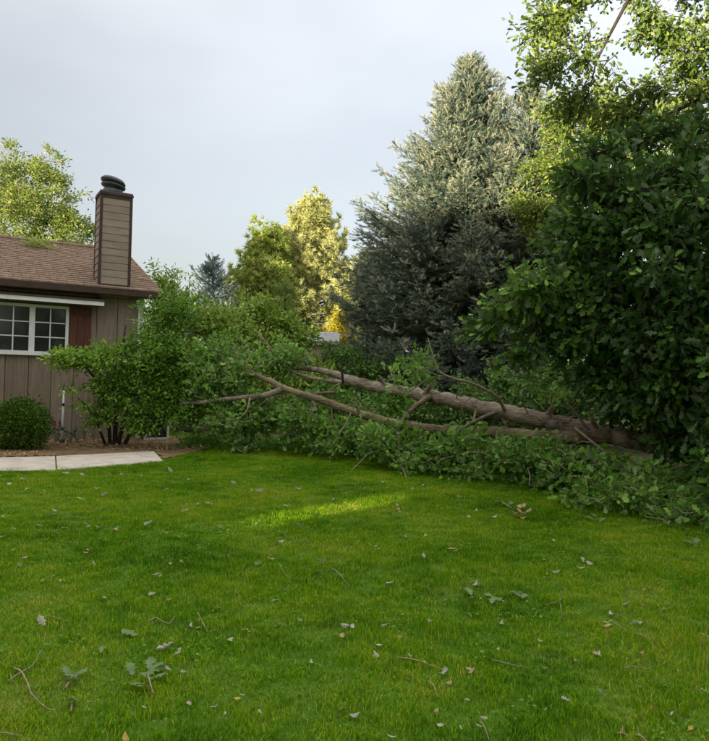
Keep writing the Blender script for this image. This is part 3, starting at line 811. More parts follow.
conifer('pine_tree', 'tall yellow green pine glowing in low sun', gbase(306, 34), at(313, 204, 34), 2.95, lambda s: min(1, .10 + (s / .55) ** .85 * .9) * (1 if s < .7 else 1 - (s - .7)), M_pine, 24,
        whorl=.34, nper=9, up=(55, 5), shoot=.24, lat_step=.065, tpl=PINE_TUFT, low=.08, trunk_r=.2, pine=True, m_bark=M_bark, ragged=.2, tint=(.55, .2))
conifer('pine_tree', 'shorter yellow green pine against the tall pine', gbase(264, 32), at(266, 238, 32), 1.75, lambda s: min(1, .3 + (s / .4) ** .8 * .7), M_pine_g, 25,
        whorl=.32, nper=9, up=(50, 5), shoot=.24, lat_step=.065, tpl=PINE_TUFT, low=.08, trunk_r=.15, pine=True, m_bark=M_bark, ragged=.18, tint=(.6, .2))
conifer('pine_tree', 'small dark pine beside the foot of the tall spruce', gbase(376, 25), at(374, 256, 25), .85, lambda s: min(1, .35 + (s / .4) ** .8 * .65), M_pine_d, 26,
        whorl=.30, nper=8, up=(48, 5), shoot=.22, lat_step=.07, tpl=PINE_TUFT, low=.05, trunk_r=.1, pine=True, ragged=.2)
conifer('young_fir', 'slim mid green young fir before the pines', gbase(286, 23), at(284, 282, 23), 1.1, lambda s: min(1, (s / .8) ** .8), leaf_mat('fir_needles', [(.08, .14, .03), (.18, .27, .06), (.3, .38, .1)], .55, .2, .2), 27,
        whorl=.26, nper=7, shoot=.24, lat_step=.16, low=.04, trunk_r=.08)

# ================================================================ broadleaf trees and shrubs
M_oak = leaf_mat('oak_leaves', [(.022, .062, .012), (.060, .145, .020), (.21, .36, .055)], .42, .22, .25, back=(.13, .18, .09), spec=.25)
M_oak_up = leaf_mat('upper_oak_leaves', [(.06, .11, .025), (.16, .24, .05), (.36, .40, .11)], .45, .3, .3, spec=.35)
M_lime = leaf_mat('yellow_green_leaves', [(.08, .14, .025), (.22, .30, .06), (.42, .46, .14)], .5, .35, .3)
M_mid = leaf_mat('mid_green_leaves', [(.055, .135, .022), (.125, .26, .042), (.25, .40, .08)], .5, .28, .3, back=(.17, .24, .11), spec=.25)
M_shrub = leaf_mat('shrub_leaves', [(.050, .135, .016), (.145, .295, .035), (.32, .47, .07)], .5, .38, .3)
M_hedge = leaf_mat('light_shrub_leaves', [(.12, .21, .025), (.27, .39, .06), (.45, .55, .13)], .5, .3, .3)
M_yell = leaf_mat('yellow_bush_leaves', [(.30, .26, .02), (.5, .42, .03), (.6, .52, .06)], .5, .35, .2)
M_fall = leaf_mat('torn_leaves', [(.048, .140, .010), (.150, .320, .034), (.36, .53, .11)], .5, .36, .3, back=(.21, .35, .11), spec=.25)

def col(px, Y, z0, z1, wob=0.1, n=7, seed=0):
    """a wavering upright stem from the ground to z1 above picture column px"""
    p = at(px, 380, Y); q = np.random.default_rng(seed).standard_normal((n, 2)) * wob
    g0 = float(gz(p[0], p[1])) - .05
    return np.array([(p[0] + q[i, 0] * i / n, p[1] + q[i, 1] * i / n, g0 + (z1 - g0) * i / (n - 1)) for i in range(n)])

# tall airy tree behind the roof
tr = col(30, 24, 0, 6.5, .12, 8, 1)
t, L, how = leafy('leafy_tree', 'tall airy yellow green tree rising behind the house roof', 'tree', tr[0], tr, np.linspace(.2, .05, 8),
    [mblob(38, 205, 24, 1.5, 1.4, 1.5, 480), mblob(8, 190, 24.5, 1.3, 1.6, 1.4, 460), mblob(74, 222, 24, .85, 1.1, 1.0, 260), mblob(40, 168, 24, 1.2, .9, 1.0, 200), mblob(-25, 200, 25, 1.6, 1.6, 1.4, 200), mblob(45, 250, 24, 1.6, .8, 1.2, 200)],
    OVAL, M_lime, .105, 12, .14, 31, M_twig, shell=.6, rtip=.005, flat=.5); crown(t, L, how)
# upright shoots above it are part of its outline (thin blobs)
# shrubs between the house and the pines
def shrub(name, label, px, Y, ztop, blobs, m_leaf, size, per, spread, seed, tpl=OVAL, **kw):
    tr = col(px, Y, 0, ztop, .12, 6, seed)
    t, L, how = leafy(name, label, 'shrub', tr[0], tr, np.linspace(.05, .015, 6), blobs, tpl, m_leaf, size, per, spread, seed, **kw)
    crown(t, L, how); return t
shrub('tall_shrub', 'tall shrub with a pale pointed tip beside the house corner', 168, 17.5, 3.6,
    [mblob(163, 283, 17.5, .35, .55, .4, 90), mblob(172, 315, 17.5, .75, .7, .6, 220), mblob(165, 355, 17.5, .9, .9, .7, 260), mblob(185, 395, 17, .9, .8, .7, 200)], M_hedge, .10, 13, .12, 41, LANCE, wide=1.5)
shrub('hedge_shrub', 'loose light green shrub below the silvery spruce', 215, 17, 2.8,
    [mblob(205, 322, 17, .8, .5, .7, 230), mblob(240, 335, 16.8, .9, .5, .7, 260), mblob(200, 375, 16.5, 1.0, .7, .7, 230), mblob(240, 400, 16.5, 1.0, .6, .6, 180)], M_hedge, .11, 13, .12, 42)
shrub('hedge_shrub', 'dense light green shrub in front of the pines', 275, 18, 2.6,
    [mblob(262, 322, 18, .8, .6, .7, 240), mblob(288, 335, 18, .7, .5, .6, 200), mblob(275, 375, 17.5, 1.2, .8, .7, 260), mblob(310, 390, 17.5, 1.0, .7, .7, 200)], M_hedge, .11, 13, .12, 43)
shrub('hedge_shrub', 'mid green shrub at the foot of the spruce', 340, 18.5, 2.4,
    [mblob(343, 362, 18.5, .6, .45, .6, 180), mblob(330, 385, 18, .9, .7, .7, 220), mblob(362, 375, 18, .7, .6, .6, 160), mblob(350, 410, 17.5, 1.1, .6, .6, 180)], M_mid, .11, 13, .12, 44)
shrub('golden_bush', 'tall bright golden yellow bush glowing between pine and spruce', 344, 29, 4.5,
    [mblob(346, 316, 29, .5, .45, .5, 160), mblob(341, 332, 29, .6, .6, .5, 180)], M_yell, .10, 12, .13, 45)
shrub('hedge_shrub', 'broad green shrub low behind the fallen branches', 410, 16, 1.6,
    [mblob(395, 410, 16, 1.1, .55, .7, 260), mblob(440, 415, 15.5, 1.1, .55, .7, 260), mblob(490, 405, 15.5, 1.0, .6, .7, 220)], M_mid, .10, 13, .11, 46)
shrub('hedge_shrub', 'dark green shrub behind the trunk under the young oak', 580, 14.5, 2.2,
    [mblob(545, 395, 14.5, 1.1, .7, .7, 260), mblob(600, 385, 14.5, 1.2, .9, .7, 300), mblob(660, 385, 14, 1.2, 1.0, .7, 300), mblob(720, 380, 14, 1.2, 1.0, .7, 200)], M_mid, .11, 13, .12, 47)

# big arching shrub before the house corner
bx = at(120, 440, 12.9)
def arch(px0, Y0, pts, seed=0):
    a = at(px0, 400, Y0); a[2] = float(gz(a[0], a[1])) - .04
    return np.array([a] + [at(x, y, Y) for x, y, Y in pts])
st = [(arch(112, 13.0, [(108, 415, 12.95), (100, 385, 12.8), (82, 362, 12.6), (62, 358, 12.4)]), np.linspace(.035, .01, 5)),
      (arch(119, 13.0, [(126, 410, 12.95), (140, 375, 12.8), (158, 345, 12.8), (166, 312, 13.0)]), np.linspace(.04, .012, 5)),
      (arch(124, 13.05, [(140, 415, 13.0), (165, 390, 12.9), (185, 372, 12.8)]), np.linspace(.035, .012, 4)),
      (arch(108, 13.0, [(96, 420, 12.8), (86, 405, 12.6), (78, 398, 12.5)]), np.linspace(.025, .008, 4))]
tr = arch(116, 13.0, [(116, 420, 13.0), (118, 385, 12.95), (122, 350, 12.9), (126, 325, 12.9)])
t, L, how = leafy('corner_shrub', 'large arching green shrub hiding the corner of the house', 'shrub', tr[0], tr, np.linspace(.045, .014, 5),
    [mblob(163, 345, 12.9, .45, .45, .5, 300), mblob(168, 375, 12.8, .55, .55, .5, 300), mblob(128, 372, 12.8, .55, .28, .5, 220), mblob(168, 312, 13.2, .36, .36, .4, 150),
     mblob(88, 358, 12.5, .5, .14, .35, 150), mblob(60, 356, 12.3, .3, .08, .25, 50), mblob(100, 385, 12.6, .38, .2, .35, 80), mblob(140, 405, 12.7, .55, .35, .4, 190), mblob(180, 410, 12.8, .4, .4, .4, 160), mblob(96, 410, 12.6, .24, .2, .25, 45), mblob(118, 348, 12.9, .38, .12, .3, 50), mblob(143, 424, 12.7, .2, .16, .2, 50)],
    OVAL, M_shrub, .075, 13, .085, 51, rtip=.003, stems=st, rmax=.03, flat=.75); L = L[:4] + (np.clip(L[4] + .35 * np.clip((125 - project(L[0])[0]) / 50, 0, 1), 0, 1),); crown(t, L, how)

# clipped box bush by the walkway
bc = on_ground(6, 452); bc = bc + np.array([0, .42, 0]); bc[2] = gz(bc[0], bc[1])
rng = np.random.default_rng(61)
tb = thing('box_bush', 'rounded clipped dark green bush beside the walkway', 'bush', bc)
g = Geo(); 
for i in range(7):
    a = i * .9; g.tube([bc + np.array([.05 * math.cos(a), .05 * math.sin(a), -.03]), bc + np.array([.2 * math.cos(a), .2 * math.sin(a), .3]), bc + np.array([.33 * math.cos(a), .33 * math.sin(a), .5])], [.014, .01, .005], 5)
g.build('stem', M_bark_d, tb)
n = 16000; d = unit(rng.standard_normal((n, 3))); q = rng.random(n) ** .28
lump = 1 + .13 * np.sin(d[:, 0] * 6 + 1) * np.cos(d[:, 2] * 5 + 1) + .07 * np.sin(d[:, 1] * 11 + d[:, 0] * 9) + .09 * rng.standard_normal(n)
Q = bc + np.array([0, 0, .40]) + d * np.array([.50, .46, .44]) * (q * lump)[:, None]
ok = Q[:, 2] > gz(Q[:, 0], Q[:, 1]) + .03
M_box = leaf_mat('box_leaves', [(.030, .072, .008), (.07, .14, .016), (.16, .25, .03)], .5, .2, .3, nscale=3)
L = (Q[ok], unit(d[ok] + rng.standard_normal((ok.sum(), 3)) * .6 + np.array([0, 0, .3])), unit(d[ok] * .6 + rng.standard_normal((ok.sum(), 3)) * .6), .040 * rng.uniform(.7, 1.3, ok.sum()), np.clip(.45 + .25 * rng.standard_normal(ok.sum()), 0, 1))
crown(tb, L, (OVAL, M_box, 1.0))

# tall oak whose limbs reach in from beyond the picture edge
base = gbase(830, 11.5)
tr = np.array([base, base + (.05, 0, 1.2), base + (-.05, .05, 2.6), base + (-.2, .05, 4.2), base + (-.4, 0, 6.0), base + (-.6, 0, 8.0)])
limbs = [(np.array([tr[3], at(760, 130, 11.6), at(715, 95, 11.4), at(690, 104, 11.2), at(660, 118, 11.1)]), np.linspace(.09, .015, 5)),
         (np.array([tr[4], at(740, -20, 11.4), at(670, -18, 11.1), at(628, 0, 11.0), at(608, 38, 10.9), at(596, 62, 10.9), at(592, 80, 10.9)]), np.linspace(.05, .010, 7)),
         (np.array([tr[4], at(720, -60, 11.6), at(620, -60, 11.6), at(570, -20, 11.4), at(550, 20, 11.2)]), np.linspace(.09, .015, 5))]
t, L, how = leafy('oak_tree', 'tall oak overhanging from beyond the picture edge, sky between its leaves', 'tree', base, tr, np.linspace(.28, .12, 6),
    [mblob(555, 30, 11, .38, .55, .4, 75), mblob(543, 62, 10.9, .30, .38, .35, 55), mblob(572, 5, 11, .5, .25, .4, 50), mblob(598, 40, 11, .3, .4, .35, 28), mblob(675, 35, 11.2, .75, .6, .6, 150), mblob(700, 75, 11.2, .5, .5, .5, 90), mblob(640, 85, 11.3, .45, .3, .5, 50),
     mblob(620, 118, 11.6, .6, .3, .6, 60), mblob(690, 130, 11.3, .6, .3, .5, 60), mblob(580, 105, 11.8, .45, .35, .5, 70), mblob(660, -40, 11.4, 1.4, .7, 1.0, 170), mblob(560, -40, 11.4, .8, .5, .8, 70), mblob(770, 60, 11.5, .9, 1.4, 1.2, 200), mblob(830, -60, 11.5, 1.6, 1.4, 1.6, 220), ((6.8, 5.2, 6.6), (2.3, 2.4, 1.2), 300), ((8.2, 2.0, 6.2), (2.4, 2.4, 1.4), 260), ((6.6, 8.2, 7.6), (1.8, 2.0, 1.0), 200)],  # last crown lumps hang out of view, added to darken the right of the lawn
    OAK_MID, M_oak_up, .10, 11, .11, 71, M_bark_d, shell=.7, rtip=.004, stems=limbs, flat=.5, tint=(.45, .25)); crown(t, L, how)
# sunlit tree between the spruce and the oak
tr = col(590, 17, 0, 6.6, .15, 7, 5)
t, L, how = leafy('leafy_tree', 'yellow green sunlit tree between the tall spruce and the oak', 'tree', tr[0], tr, np.linspace(.16, .05, 7),
    [mblob(570, 165, 17, 1.0, .9, .8, 300), mblob(600, 120, 17, 1.0, .8, .8, 260), mblob(545, 215, 16.8, .9, .8, .8, 260), mblob(620, 190, 17, 1.1, 1.0, .9, 260), mblob(660, 120, 17.5, 1.2, .9, .9, 240), mblob(635, 155, 16.5, 1.0, .7, .7, 200), mblob(560, 120, 17, .6, .6, .6, 110), mblob(590, 270, 16.8, 1.4, .9, .9, 260), mblob(690, 200, 17, 1.2, 1.2, .9, 200)],
    OVAL, M_lime, .10, 15, .14, 72, M_bark, shell=.6, flat=.5, tint=(.4, .22)); crown(t, L, how)

# young oak close by: the dark mass at the picture's edge
b1 = on_ground(657, 482); 
def stem_to(px0, pts, Y):
    a = on_ground(px0, 482); return np.array([a - np.array([0, 0, .05])] + [at(x, y, Y + dy) for x, y, dy in pts])
YB = float(b1[1])
tr = stem_to(657, [(656, 440, 0), (655, 400, 0), (658, 350, .05), (662, 290, .05), (668, 230, 0), (670, 180, 0)], YB)
st = [(stem_to(666, [(664, 445, .05), (663, 405, .1), (672, 350, .2), (700, 300, .2), (730, 250, .1)], YB), np.linspace(.035, .012, 6)),
      (np.array([tr[3], at(625, 300, YB - .4), at(580, 290, YB - .9), at(530, 290, YB - 1.3)]), np.linspace(.03, .008, 4)),
      (np.array([tr[4], at(640, 240, YB - .6), at(615, 205, YB - 1.1), at(590, 190, YB - 1.4)]), np.linspace(.028, .008, 4)),
      (np.array([tr[2], at(680, 380, YB - .7), at(690, 370, YB - 1.4), at(680, 380, YB - 2.0)]), np.linspace(.028, .008, 4))]
rb = np.random.default_rng(88)
OB_ = [mblob(660, 300, YB - .1, .9, 1.0, 1.0, 240), mblob(720, 300, YB, .9, 1.4, 1.0, 220), mblob(650, 390, YB - .3, .7, .4, .7, 120)]
for (x, y, dY, w_) in [(525, 290, -1.2, .42), (508, 305, -1.0, .3), (500, 332, -.6, .34), (520, 352, -.5, .36), (540, 320, -.8, .42), (560, 295, -1.0, .45), (555, 345, -.5, .42), (572, 372, -.4, .42), (585, 330, -.8, .45), (600, 300, -1.2, .48), (578, 262, -.8, .42), (590, 225, -1.0, .42),
                       (605, 180, -1.0, .42), (612, 245, -1.2, .48), (620, 350, -1.0, .5), (608, 380, -.8, .42), (640, 320, -1.5, .5), (640, 275, -1.4, .5), (640, 210, -1.1, .48), (655, 175, -.9, .46), (668, 235, -1.4, .5), (672, 290, -1.7, .52), (665, 350, -1.6, .52), (662, 402, -1.2, .42),
                       (685, 390, -1.7, .5), (690, 330, -1.8, .52), (700, 265, -1.5, .52), (690, 205, -1.1, .5), (700, 160, -.7, .5), (700, 430, -1.3, .44), (668, 440, -1.0, .34), (715, 360, -1.8, .5), (730, 300, -1.6, .5), (725, 220, -1.2, .5), (715, 470, -1.2, .3)]:
    OB_.append(mblob(x + rb.normal() * 4, y + rb.normal() * 4, YB + dY, w_ * rb.uniform(.85, 1.15), w_ * rb.uniform(.28, .5), w_ * rb.uniform(.8, 1.2), int((150 if x > 575 else 75) * w_)))
for (x, y, dY, w_) in [(575, 195, -.4, .3), (605, 150, 0, .3), (640, 135, .1, .34), (685, 130, 0, .38), (560, 235, -.3, .28)]:
    OB_.append(mblob(x, y, YB + dY, w_, w_ * .5, w_, 34))
OB_ += [mblob(800, 330, 7.2, .9, 1.3, .9, 230), mblob(880, 300, 6.0, .9, 1.4, .9, 230), mblob(745, 440, 7.6, .5, .5, .5, 110), mblob(770, 180, 7.6, .8, .9, .8, 160)]  # crown lumps past the right edge, added to darken the lawn there
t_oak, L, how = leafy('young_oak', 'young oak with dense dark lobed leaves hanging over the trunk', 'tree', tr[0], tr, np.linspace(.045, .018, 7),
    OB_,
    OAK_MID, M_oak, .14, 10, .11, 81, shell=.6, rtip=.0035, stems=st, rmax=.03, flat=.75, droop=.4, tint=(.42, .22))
def split_leaves(t, L, how, count, tpl_fine, name='leaf', seed=1, xlim=(-10, 720), ylim=(-10, 745)):
    """the leaves that show largest become single pieces; the rest stay one crown"""
    Q, D, Nn, S, tn = L
    px, py, z = project(Q)
    view = unit(CAM - Q); x, y, zz = frames(D, Nn)
    score = S / z * np.abs((zz * view).sum(1)) ** .5
    # what is in front of it decides too: keep one per picture cell, the nearest
    vis = (px > xlim[0]) & (px < xlim[1]) & (py > ylim[0]) & (py < ylim[1])
    idx = np.where(vis)[0]; idx = idx[np.argsort(z[idx])]
    seen = {}; take = []
    for i in idx:
        c = (int(px[i] // 9), int(py[i] // 9))
        if seen.get(c, 0) < 1: seen[c] = 1; take.append(i)
    take = np.array(sorted(take, key=lambda i: -score[i])[:count])
    rest = np.ones(len(Q), bool); rest[take] = False
    crown(t, tuple(a[rest] for a in L), how)
    tv, tf = tpl_fine
    meshes = []
    rng = np.random.default_rng(seed)
    for k in range(5):
        g = Geo(); v = tv.copy(); v[:, 0] *= how[2] * rng.uniform(.85, 1.1); v[:, 2] += .10 * rng.normal() * v[:, 0] + .16 * rng.normal() * v[:, 1] ** 2 + .03 * np.sin(v[:, 1] * 9 + k)
        g.add(v, tf, float(.22 + .14 * k)); meshes.append(g.mesh('leaf', how[1]))
    w = np.array(t['_w'])
    for i in take:
        o = bpy.data.objects.new(name, meshes[int(np.clip((tn[i] - .2) / .6, 0, .99) * 5)]); COL.objects.link(o); o.parent = t
        M = Matrix.Identity(4)
        for r_ in range(3):
            M[r_][0], M[r_][1], M[r_][2], M[r_][3] = x[i][r_] * S[i], y[i][r_] * S[i], zz[i][r_] * S[i], Q[i][r_] - w[r_]
        o.matrix_local = M
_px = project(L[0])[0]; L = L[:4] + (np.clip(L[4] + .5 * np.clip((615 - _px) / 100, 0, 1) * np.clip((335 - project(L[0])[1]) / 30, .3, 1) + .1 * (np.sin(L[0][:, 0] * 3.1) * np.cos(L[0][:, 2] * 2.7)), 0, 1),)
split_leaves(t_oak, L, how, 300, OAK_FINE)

# ================================================================ the fallen tree
ft = thing('fallen_tree', 'storm felled tree lying across the lawn edge with leafy crown', 'tree', on_ground(640, 482))
def path(pts, n=None):
    P = np.array([at(x, y, Y) for x, y, Y in pts]); k = len(P)
    n = n or k * 4
    s = np.linspace(0, k - 1, n)      # smooth through the picked points (Catmull-Rom)
    out = []
    for q in s:
        i = min(int(q), k - 2); u = q - i
        p0, p1, p2, p3 = P[max(i - 1, 0)], P[i], P[i + 1], P[min(i + 2, k - 1)]
        out.append(.5 * ((2 * p1) + (-p0 + p2) * u + (2 * p0 - 5 * p1 + 4 * p2 - p3) * u ** 2 + (-p0 + 3 * p1 - 3 * p2 + p3) * u ** 3))
    return np.array(out)
allwood = []
_a, _b = at(745, 464, 8.95), at(365, 384, 12.25)
M_trunk = trunk_bark('furrowed_bark', math.atan2(_b[1] - _a[1], _b[0] - _a[0]), (.085, .062, .045), (.40, .325, .25))
M_limb = trunk_bark('mossy_bark', math.atan2(_b[1] - _a[1], _b[0] - _a[0]), (.07, .055, .03), (.30, .24, .14))
def bough(name, pts, r0, r1, m_=M_bark, k=10, rough=.05, n=None, label=None, pw=1.0):
    P = path(pts, n); g = Geo(); s = np.linspace(0, 1, len(P))
    P = P + np.random.default_rng(int(pts[0][0])).standard_normal(P.shape) * r1 * .12
    g.tube(P, r0 + (r1 - r0) * s ** pw, k, rough=rough, seed=int(pts[0][0]))
    o = g.build(name, m_, ft, True); allwood.append(P)
    if label: o['label'] = label
    return o
bough('trunk', [(800, 478, 8.6), (745, 464, 8.95), (709, 455, 9.25), (660, 445, 9.6), (605, 434, 10.0), (560, 424, 10.4), (520, 415, 10.75), (480, 407, 11.1), (440, 398, 11.5), (400, 391, 11.9), (365, 384, 12.25), (345, 379, 12.45)], .168, .086, M_trunk, k=22, rough=.03, n=90, pw=.8)
bough('branch', [(352, 381, 12.4), (335, 374, 12.6), (312, 369, 12.8), (296, 368, 13.0), (275, 364, 13.2), (256, 366, 13.4), (238, 372, 13.6)], .066, .016, M_trunk)
bough('branch', [(352, 383, 12.38), (330, 381, 12.5), (308, 377, 12.65), (294, 372, 12.85), (280, 360, 13.0), (268, 345, 13.1), (256, 330, 13.2)], .046, .010, M_trunk)
bough('branch', [(610, 436, 9.9), (570, 438, 10.1), (530, 436, 10.35), (500, 433, 10.55), (470, 431, 10.75), (430, 429, 10.95), (398, 424, 11.2), (370, 417, 11.4), (340, 407, 11.65), (312, 397, 11.85), (284, 388, 12.1), (268, 380, 12.25), (252, 375, 12.4), (225, 374, 12.6), (192, 372, 12.8)], .105, .034, M_limb, k=14, n=60, label='mossy lower limb of the fallen tree', pw=.9)
bough('branch', [(286, 388, 12.1), (262, 396, 12.15), (236, 398, 12.2), (205, 402, 12.3), (180, 404, 12.5)], .058, .024, M_trunk)
bough('branch', [(262, 396, 12.15), (240, 402, 12.4), (222, 392, 12.6), (200, 385, 12.8)], .046, .018, M_trunk)
bough('branch', [(430, 397, 11.5), (418, 404, 11.4), (410, 412, 11.3), (400, 423, 11.2)], .044, .034, M_limb)
bough('branch', [(335, 392, 12.4), (310, 394, 12.5), (285, 396, 12.6), (262, 398, 12.7)], .03, .012)
bough('branch', [(238, 375, 12.5), (225, 362, 12.6), (212, 350, 12.7), (198, 340, 12.8)], .026, .008)
bough('branch', [(505, 411, 10.8), (497, 397, 10.6), (482, 388, 10.5), (468, 382, 10.45), (452, 378, 10.4), (438, 370, 10.4), (432, 352, 10.4), (428, 338, 10.45)], .028, .007, M_twig)
bough('branch', [(448, 376, 10.4), (430, 378, 10.4), (418, 386, 10.35), (408, 392, 10.4)], .014, .005, M_twig)
bough('branch', [(462, 428, 10.75), (452, 440, 10.5), (456, 452, 10.3), (466, 466, 10.1), (470, 480, 9.7)], .018, .006, M_twig)
bough('branch', [(385, 422, 11.3), (376, 438, 11.0), (388, 455, 10.6), (402, 468, 10.2), (409, 485, 9.75)], .018, .005, M_twig)
bough('branch', [(388, 455, 10.6), (372, 452, 10.6), (360, 462, 10.4), (352, 470, 10.2)], .010, .004, M_twig)
bough('branch', [(515, 444, 10.3), (490, 452, 10.2), (465, 453, 10.2), (440, 460, 10.1)], .028, .010, M_twig)
bough('branch', [(575, 428, 10.1), (590, 440, 9.6), (605, 452, 9.2), (618, 462, 8.9)], .022, .006, M_twig)
bough('branch', [(500, 411, 10.9), (482, 418, 10.55), (468, 425, 10.4), (458, 432, 10.3)], .035, .015)
bough('branch', [(466, 420, 10.6), (462, 408, 10.5), (470, 398, 10.5), (492, 390, 10.5)], .012, .005, M_twig)
bough('branch', [(590, 432, 10.0), (575, 412, 10.1), (562, 400, 10.2), (550, 390, 10.3)], .02, .008)
bough('branch', [(343, 383, 12.3), (342, 372, 12.2), (341, 362, 12.2)], .022, .015, M_bark_d)
bough('branch', [(352, 392, 12.2), (362, 402, 11.7), (372, 412, 11.4)], .014, .008, M_bark_d)
bough('branch', [(620, 470, 8.9), (640, 478, 8.6), (668, 470, 8.5), (700, 462, 8.4)], .03, .012)
# bare thrown-up shoots, hanging twigs and snapped stubs along the wood
rs = np.random.default_rng(77)
for (x, y, Y, dx, dy) in [(300, 369, 12.9, -14, -26), (318, 370, 12.7, 10, -22), (262, 378, 12.3, -22, -20), (240, 374, 12.5, -10, -28), (332, 404, 11.7, 8, 34), (300, 393, 12.0, -12, 40), (352, 411, 11.5, -18, 32), (420, 429, 11.0, -14, 30), (470, 430, 10.7, 16, 34),
                          (395, 390, 11.9, -6, -24), (455, 401, 11.3, 12, -24), (530, 417, 10.6, -16, -26), (565, 425, 10.3, 14, -22), (225, 374, 12.6, -24, 12), (205, 373, 12.7, -20, -14), (280, 389, 12.1, -30, 22), (250, 398, 12.1, -16, 30), (500, 428, 10.5, 24, 26), (610, 437, 9.9, 20, 24), (590, 431, 10.0, -20, 30), (345, 382, 12.4, -26, 10), (375, 418, 11.4, 14, 24)]:
    q = rs.uniform(-.35, .1); kx, ky = rs.normal(0, 4, 2)
    bough('twig', [(x, y, Y), (x + dx * .35 + kx, y + dy * .4, Y + q * .4), (x + dx * .7, y + dy * .75 + ky * .5, Y + q * .8), (x + dx, y + dy, Y + q)], rs.uniform(.010, .018), .004, M_twig, k=6)
for (x, y, Y, dx, dy) in [(425, 395, 11.6, 5, -10), (478, 406, 11.1, -4, 12), (545, 420, 10.5, 6, -12), (385, 386, 12.0, -5, -9), (500, 412, 10.9, 6, 13), (600, 433, 10.0, -8, -12), (360, 414, 11.45, -4, -9), (312, 397, 11.85, 3, 10)]:
    P = path([(x, y, Y), (x + dx * .6, y + dy * .6, Y - .05), (x + dx, y + dy, Y - .1)], 6); r_ = rs.uniform(.022, .04)
    g = Geo(); g.tube(P, np.linspace(r_ * 1.3, r_ * .8, 6), 9, rough=.08, seed=x); sb_ = g.build('stub', M_trunk, ft, True)
    g = Geo(); e_ = unit(P[-1] - P[-2])
    for j in range(7):
        w_ = rs.standard_normal(3) * r_ * .4; g.tube([P[-1] + w_ - e_ * .01, P[-1] + w_ + e_ * rs.uniform(.02, .07)], [r_ * .32, r_ * .05], 5)
    g.build('torn_end', M_break, sb_)
# torn butt of the trunk: long splinters beyond the picture edge
g = Geo(); rng = np.random.default_rng(9); e0 = at(800, 478, 8.6); ed = unit(at(800, 478, 8.6) - at(745, 464, 8.95))
for i in range(26):
    a = rng.random() * 6.28; r = .2 * math.sqrt(rng.random()); c = e0 + np.array([0, math.cos(a), math.sin(a)]) * r
    g.tube([c - ed * .1, c + ed * rng.uniform(.05, .3), c + ed * rng.uniform(.3, .6)], [.03, .02, .002], 5)
tag(g.build('splinters', M_break, ft), kind='stuff')

rng = np.random.default_rng(91)
fb = [mblob(215, 385, 12.6, .8, .5, .7, 300), mblob(250, 365, 13.0, .8, .4, .6, 150), mblob(290, 352, 13.2, .7, .35, .5, 70), mblob(205, 355, 13.0, .6, .4, .6, 130), mblob(300, 422, 12.2, .9, .28, .6, 230), mblob(240, 427, 12.3, .75, .3, .5, 180),
      mblob(270, 408, 12.5, .7, .3, .5, 140), mblob(345, 428, 12.0, .7, .28, .5, 150), mblob(325, 400, 12.7, .6, .25, .4, 90), mblob(390, 440, 11.0, .55, .25, .4, 200), mblob(430, 450, 10.6, .6, .2, .4, 150), mblob(400, 408, 11.9, .5, .2, .3, 60), mblob(470, 448, 10.4, .55, .25, .4, 140), mblob(405, 372, 10.6, .35, .35, .25, 40),
      mblob(515, 456, 9.8, .55, .2, .45, 120), mblob(545, 452, 9.6, .4, .12, .3, 60), mblob(565, 470, 9.1, .5, .24, .45, 140), mblob(610, 492, 8.4, .55, .24, .5, 150), mblob(660, 508, 7.8, .6, .22, .5, 150), mblob(700, 512, 7.6, .5, .26, .5, 150), mblob(600, 470, 9.0, .5, .15, .4, 80), mblob(650, 478, 8.7, .6, .18, .5, 110), mblob(555, 396, 10.6, .4, .12, .3, 30), mblob(470, 470, 9.9, .3, .08, .2, 22), mblob(535, 486, 9.2, .25, .08, .2, 22), mblob(575, 502, 8.5, .25, .07, .2, 22), mblob(625, 520, 7.7, .3, .07, .2, 24), mblob(670, 527, 7.4, .3, .08, .2, 30), mblob(410, 462, 10.3, .3, .07, .2, 16), mblob(330, 446, 11.7, .3, .08, .2, 24)]
T = blob_points(rng, fb, .6, 13, .13); T = T[rng.random(len(T)) < .85]; T = T[T[:, 2] > gz(T[:, 0], T[:, 1]) + .05]
P, par, nr, ends = grow(rng, np.concatenate(allwood), T, .25, .05)
g = Geo(); wood(g, P, par, nr, .0038, rmax=.02); tag(g.build('twigs', M_twig, ft), kind='stuff')
bare = rng.random(len(ends)) < .2; ends = ends[~bare]
Q, D, Nn = clusters(rng, P, par, ends, 11, .095, T.mean(0), .05, flat=.35)
ok = Q[:, 2] > gz(Q[:, 0], Q[:, 1]) + .015
Q, D, Nn = Q[ok], D[ok], Nn[ok]
L = (Q, D, Nn, .084 * rng.uniform(.45, 1.45, len(Q)), np.clip(.45 + .17 * rng.standard_normal(len(Q)) + .2 * np.repeat(rng.standard_normal(len(ends)), 11)[ok], 0, 1))
split_leaves(ft, L, (OAK_MID, M_fall, 1.15), 300, OAK_FINE, seed=3)
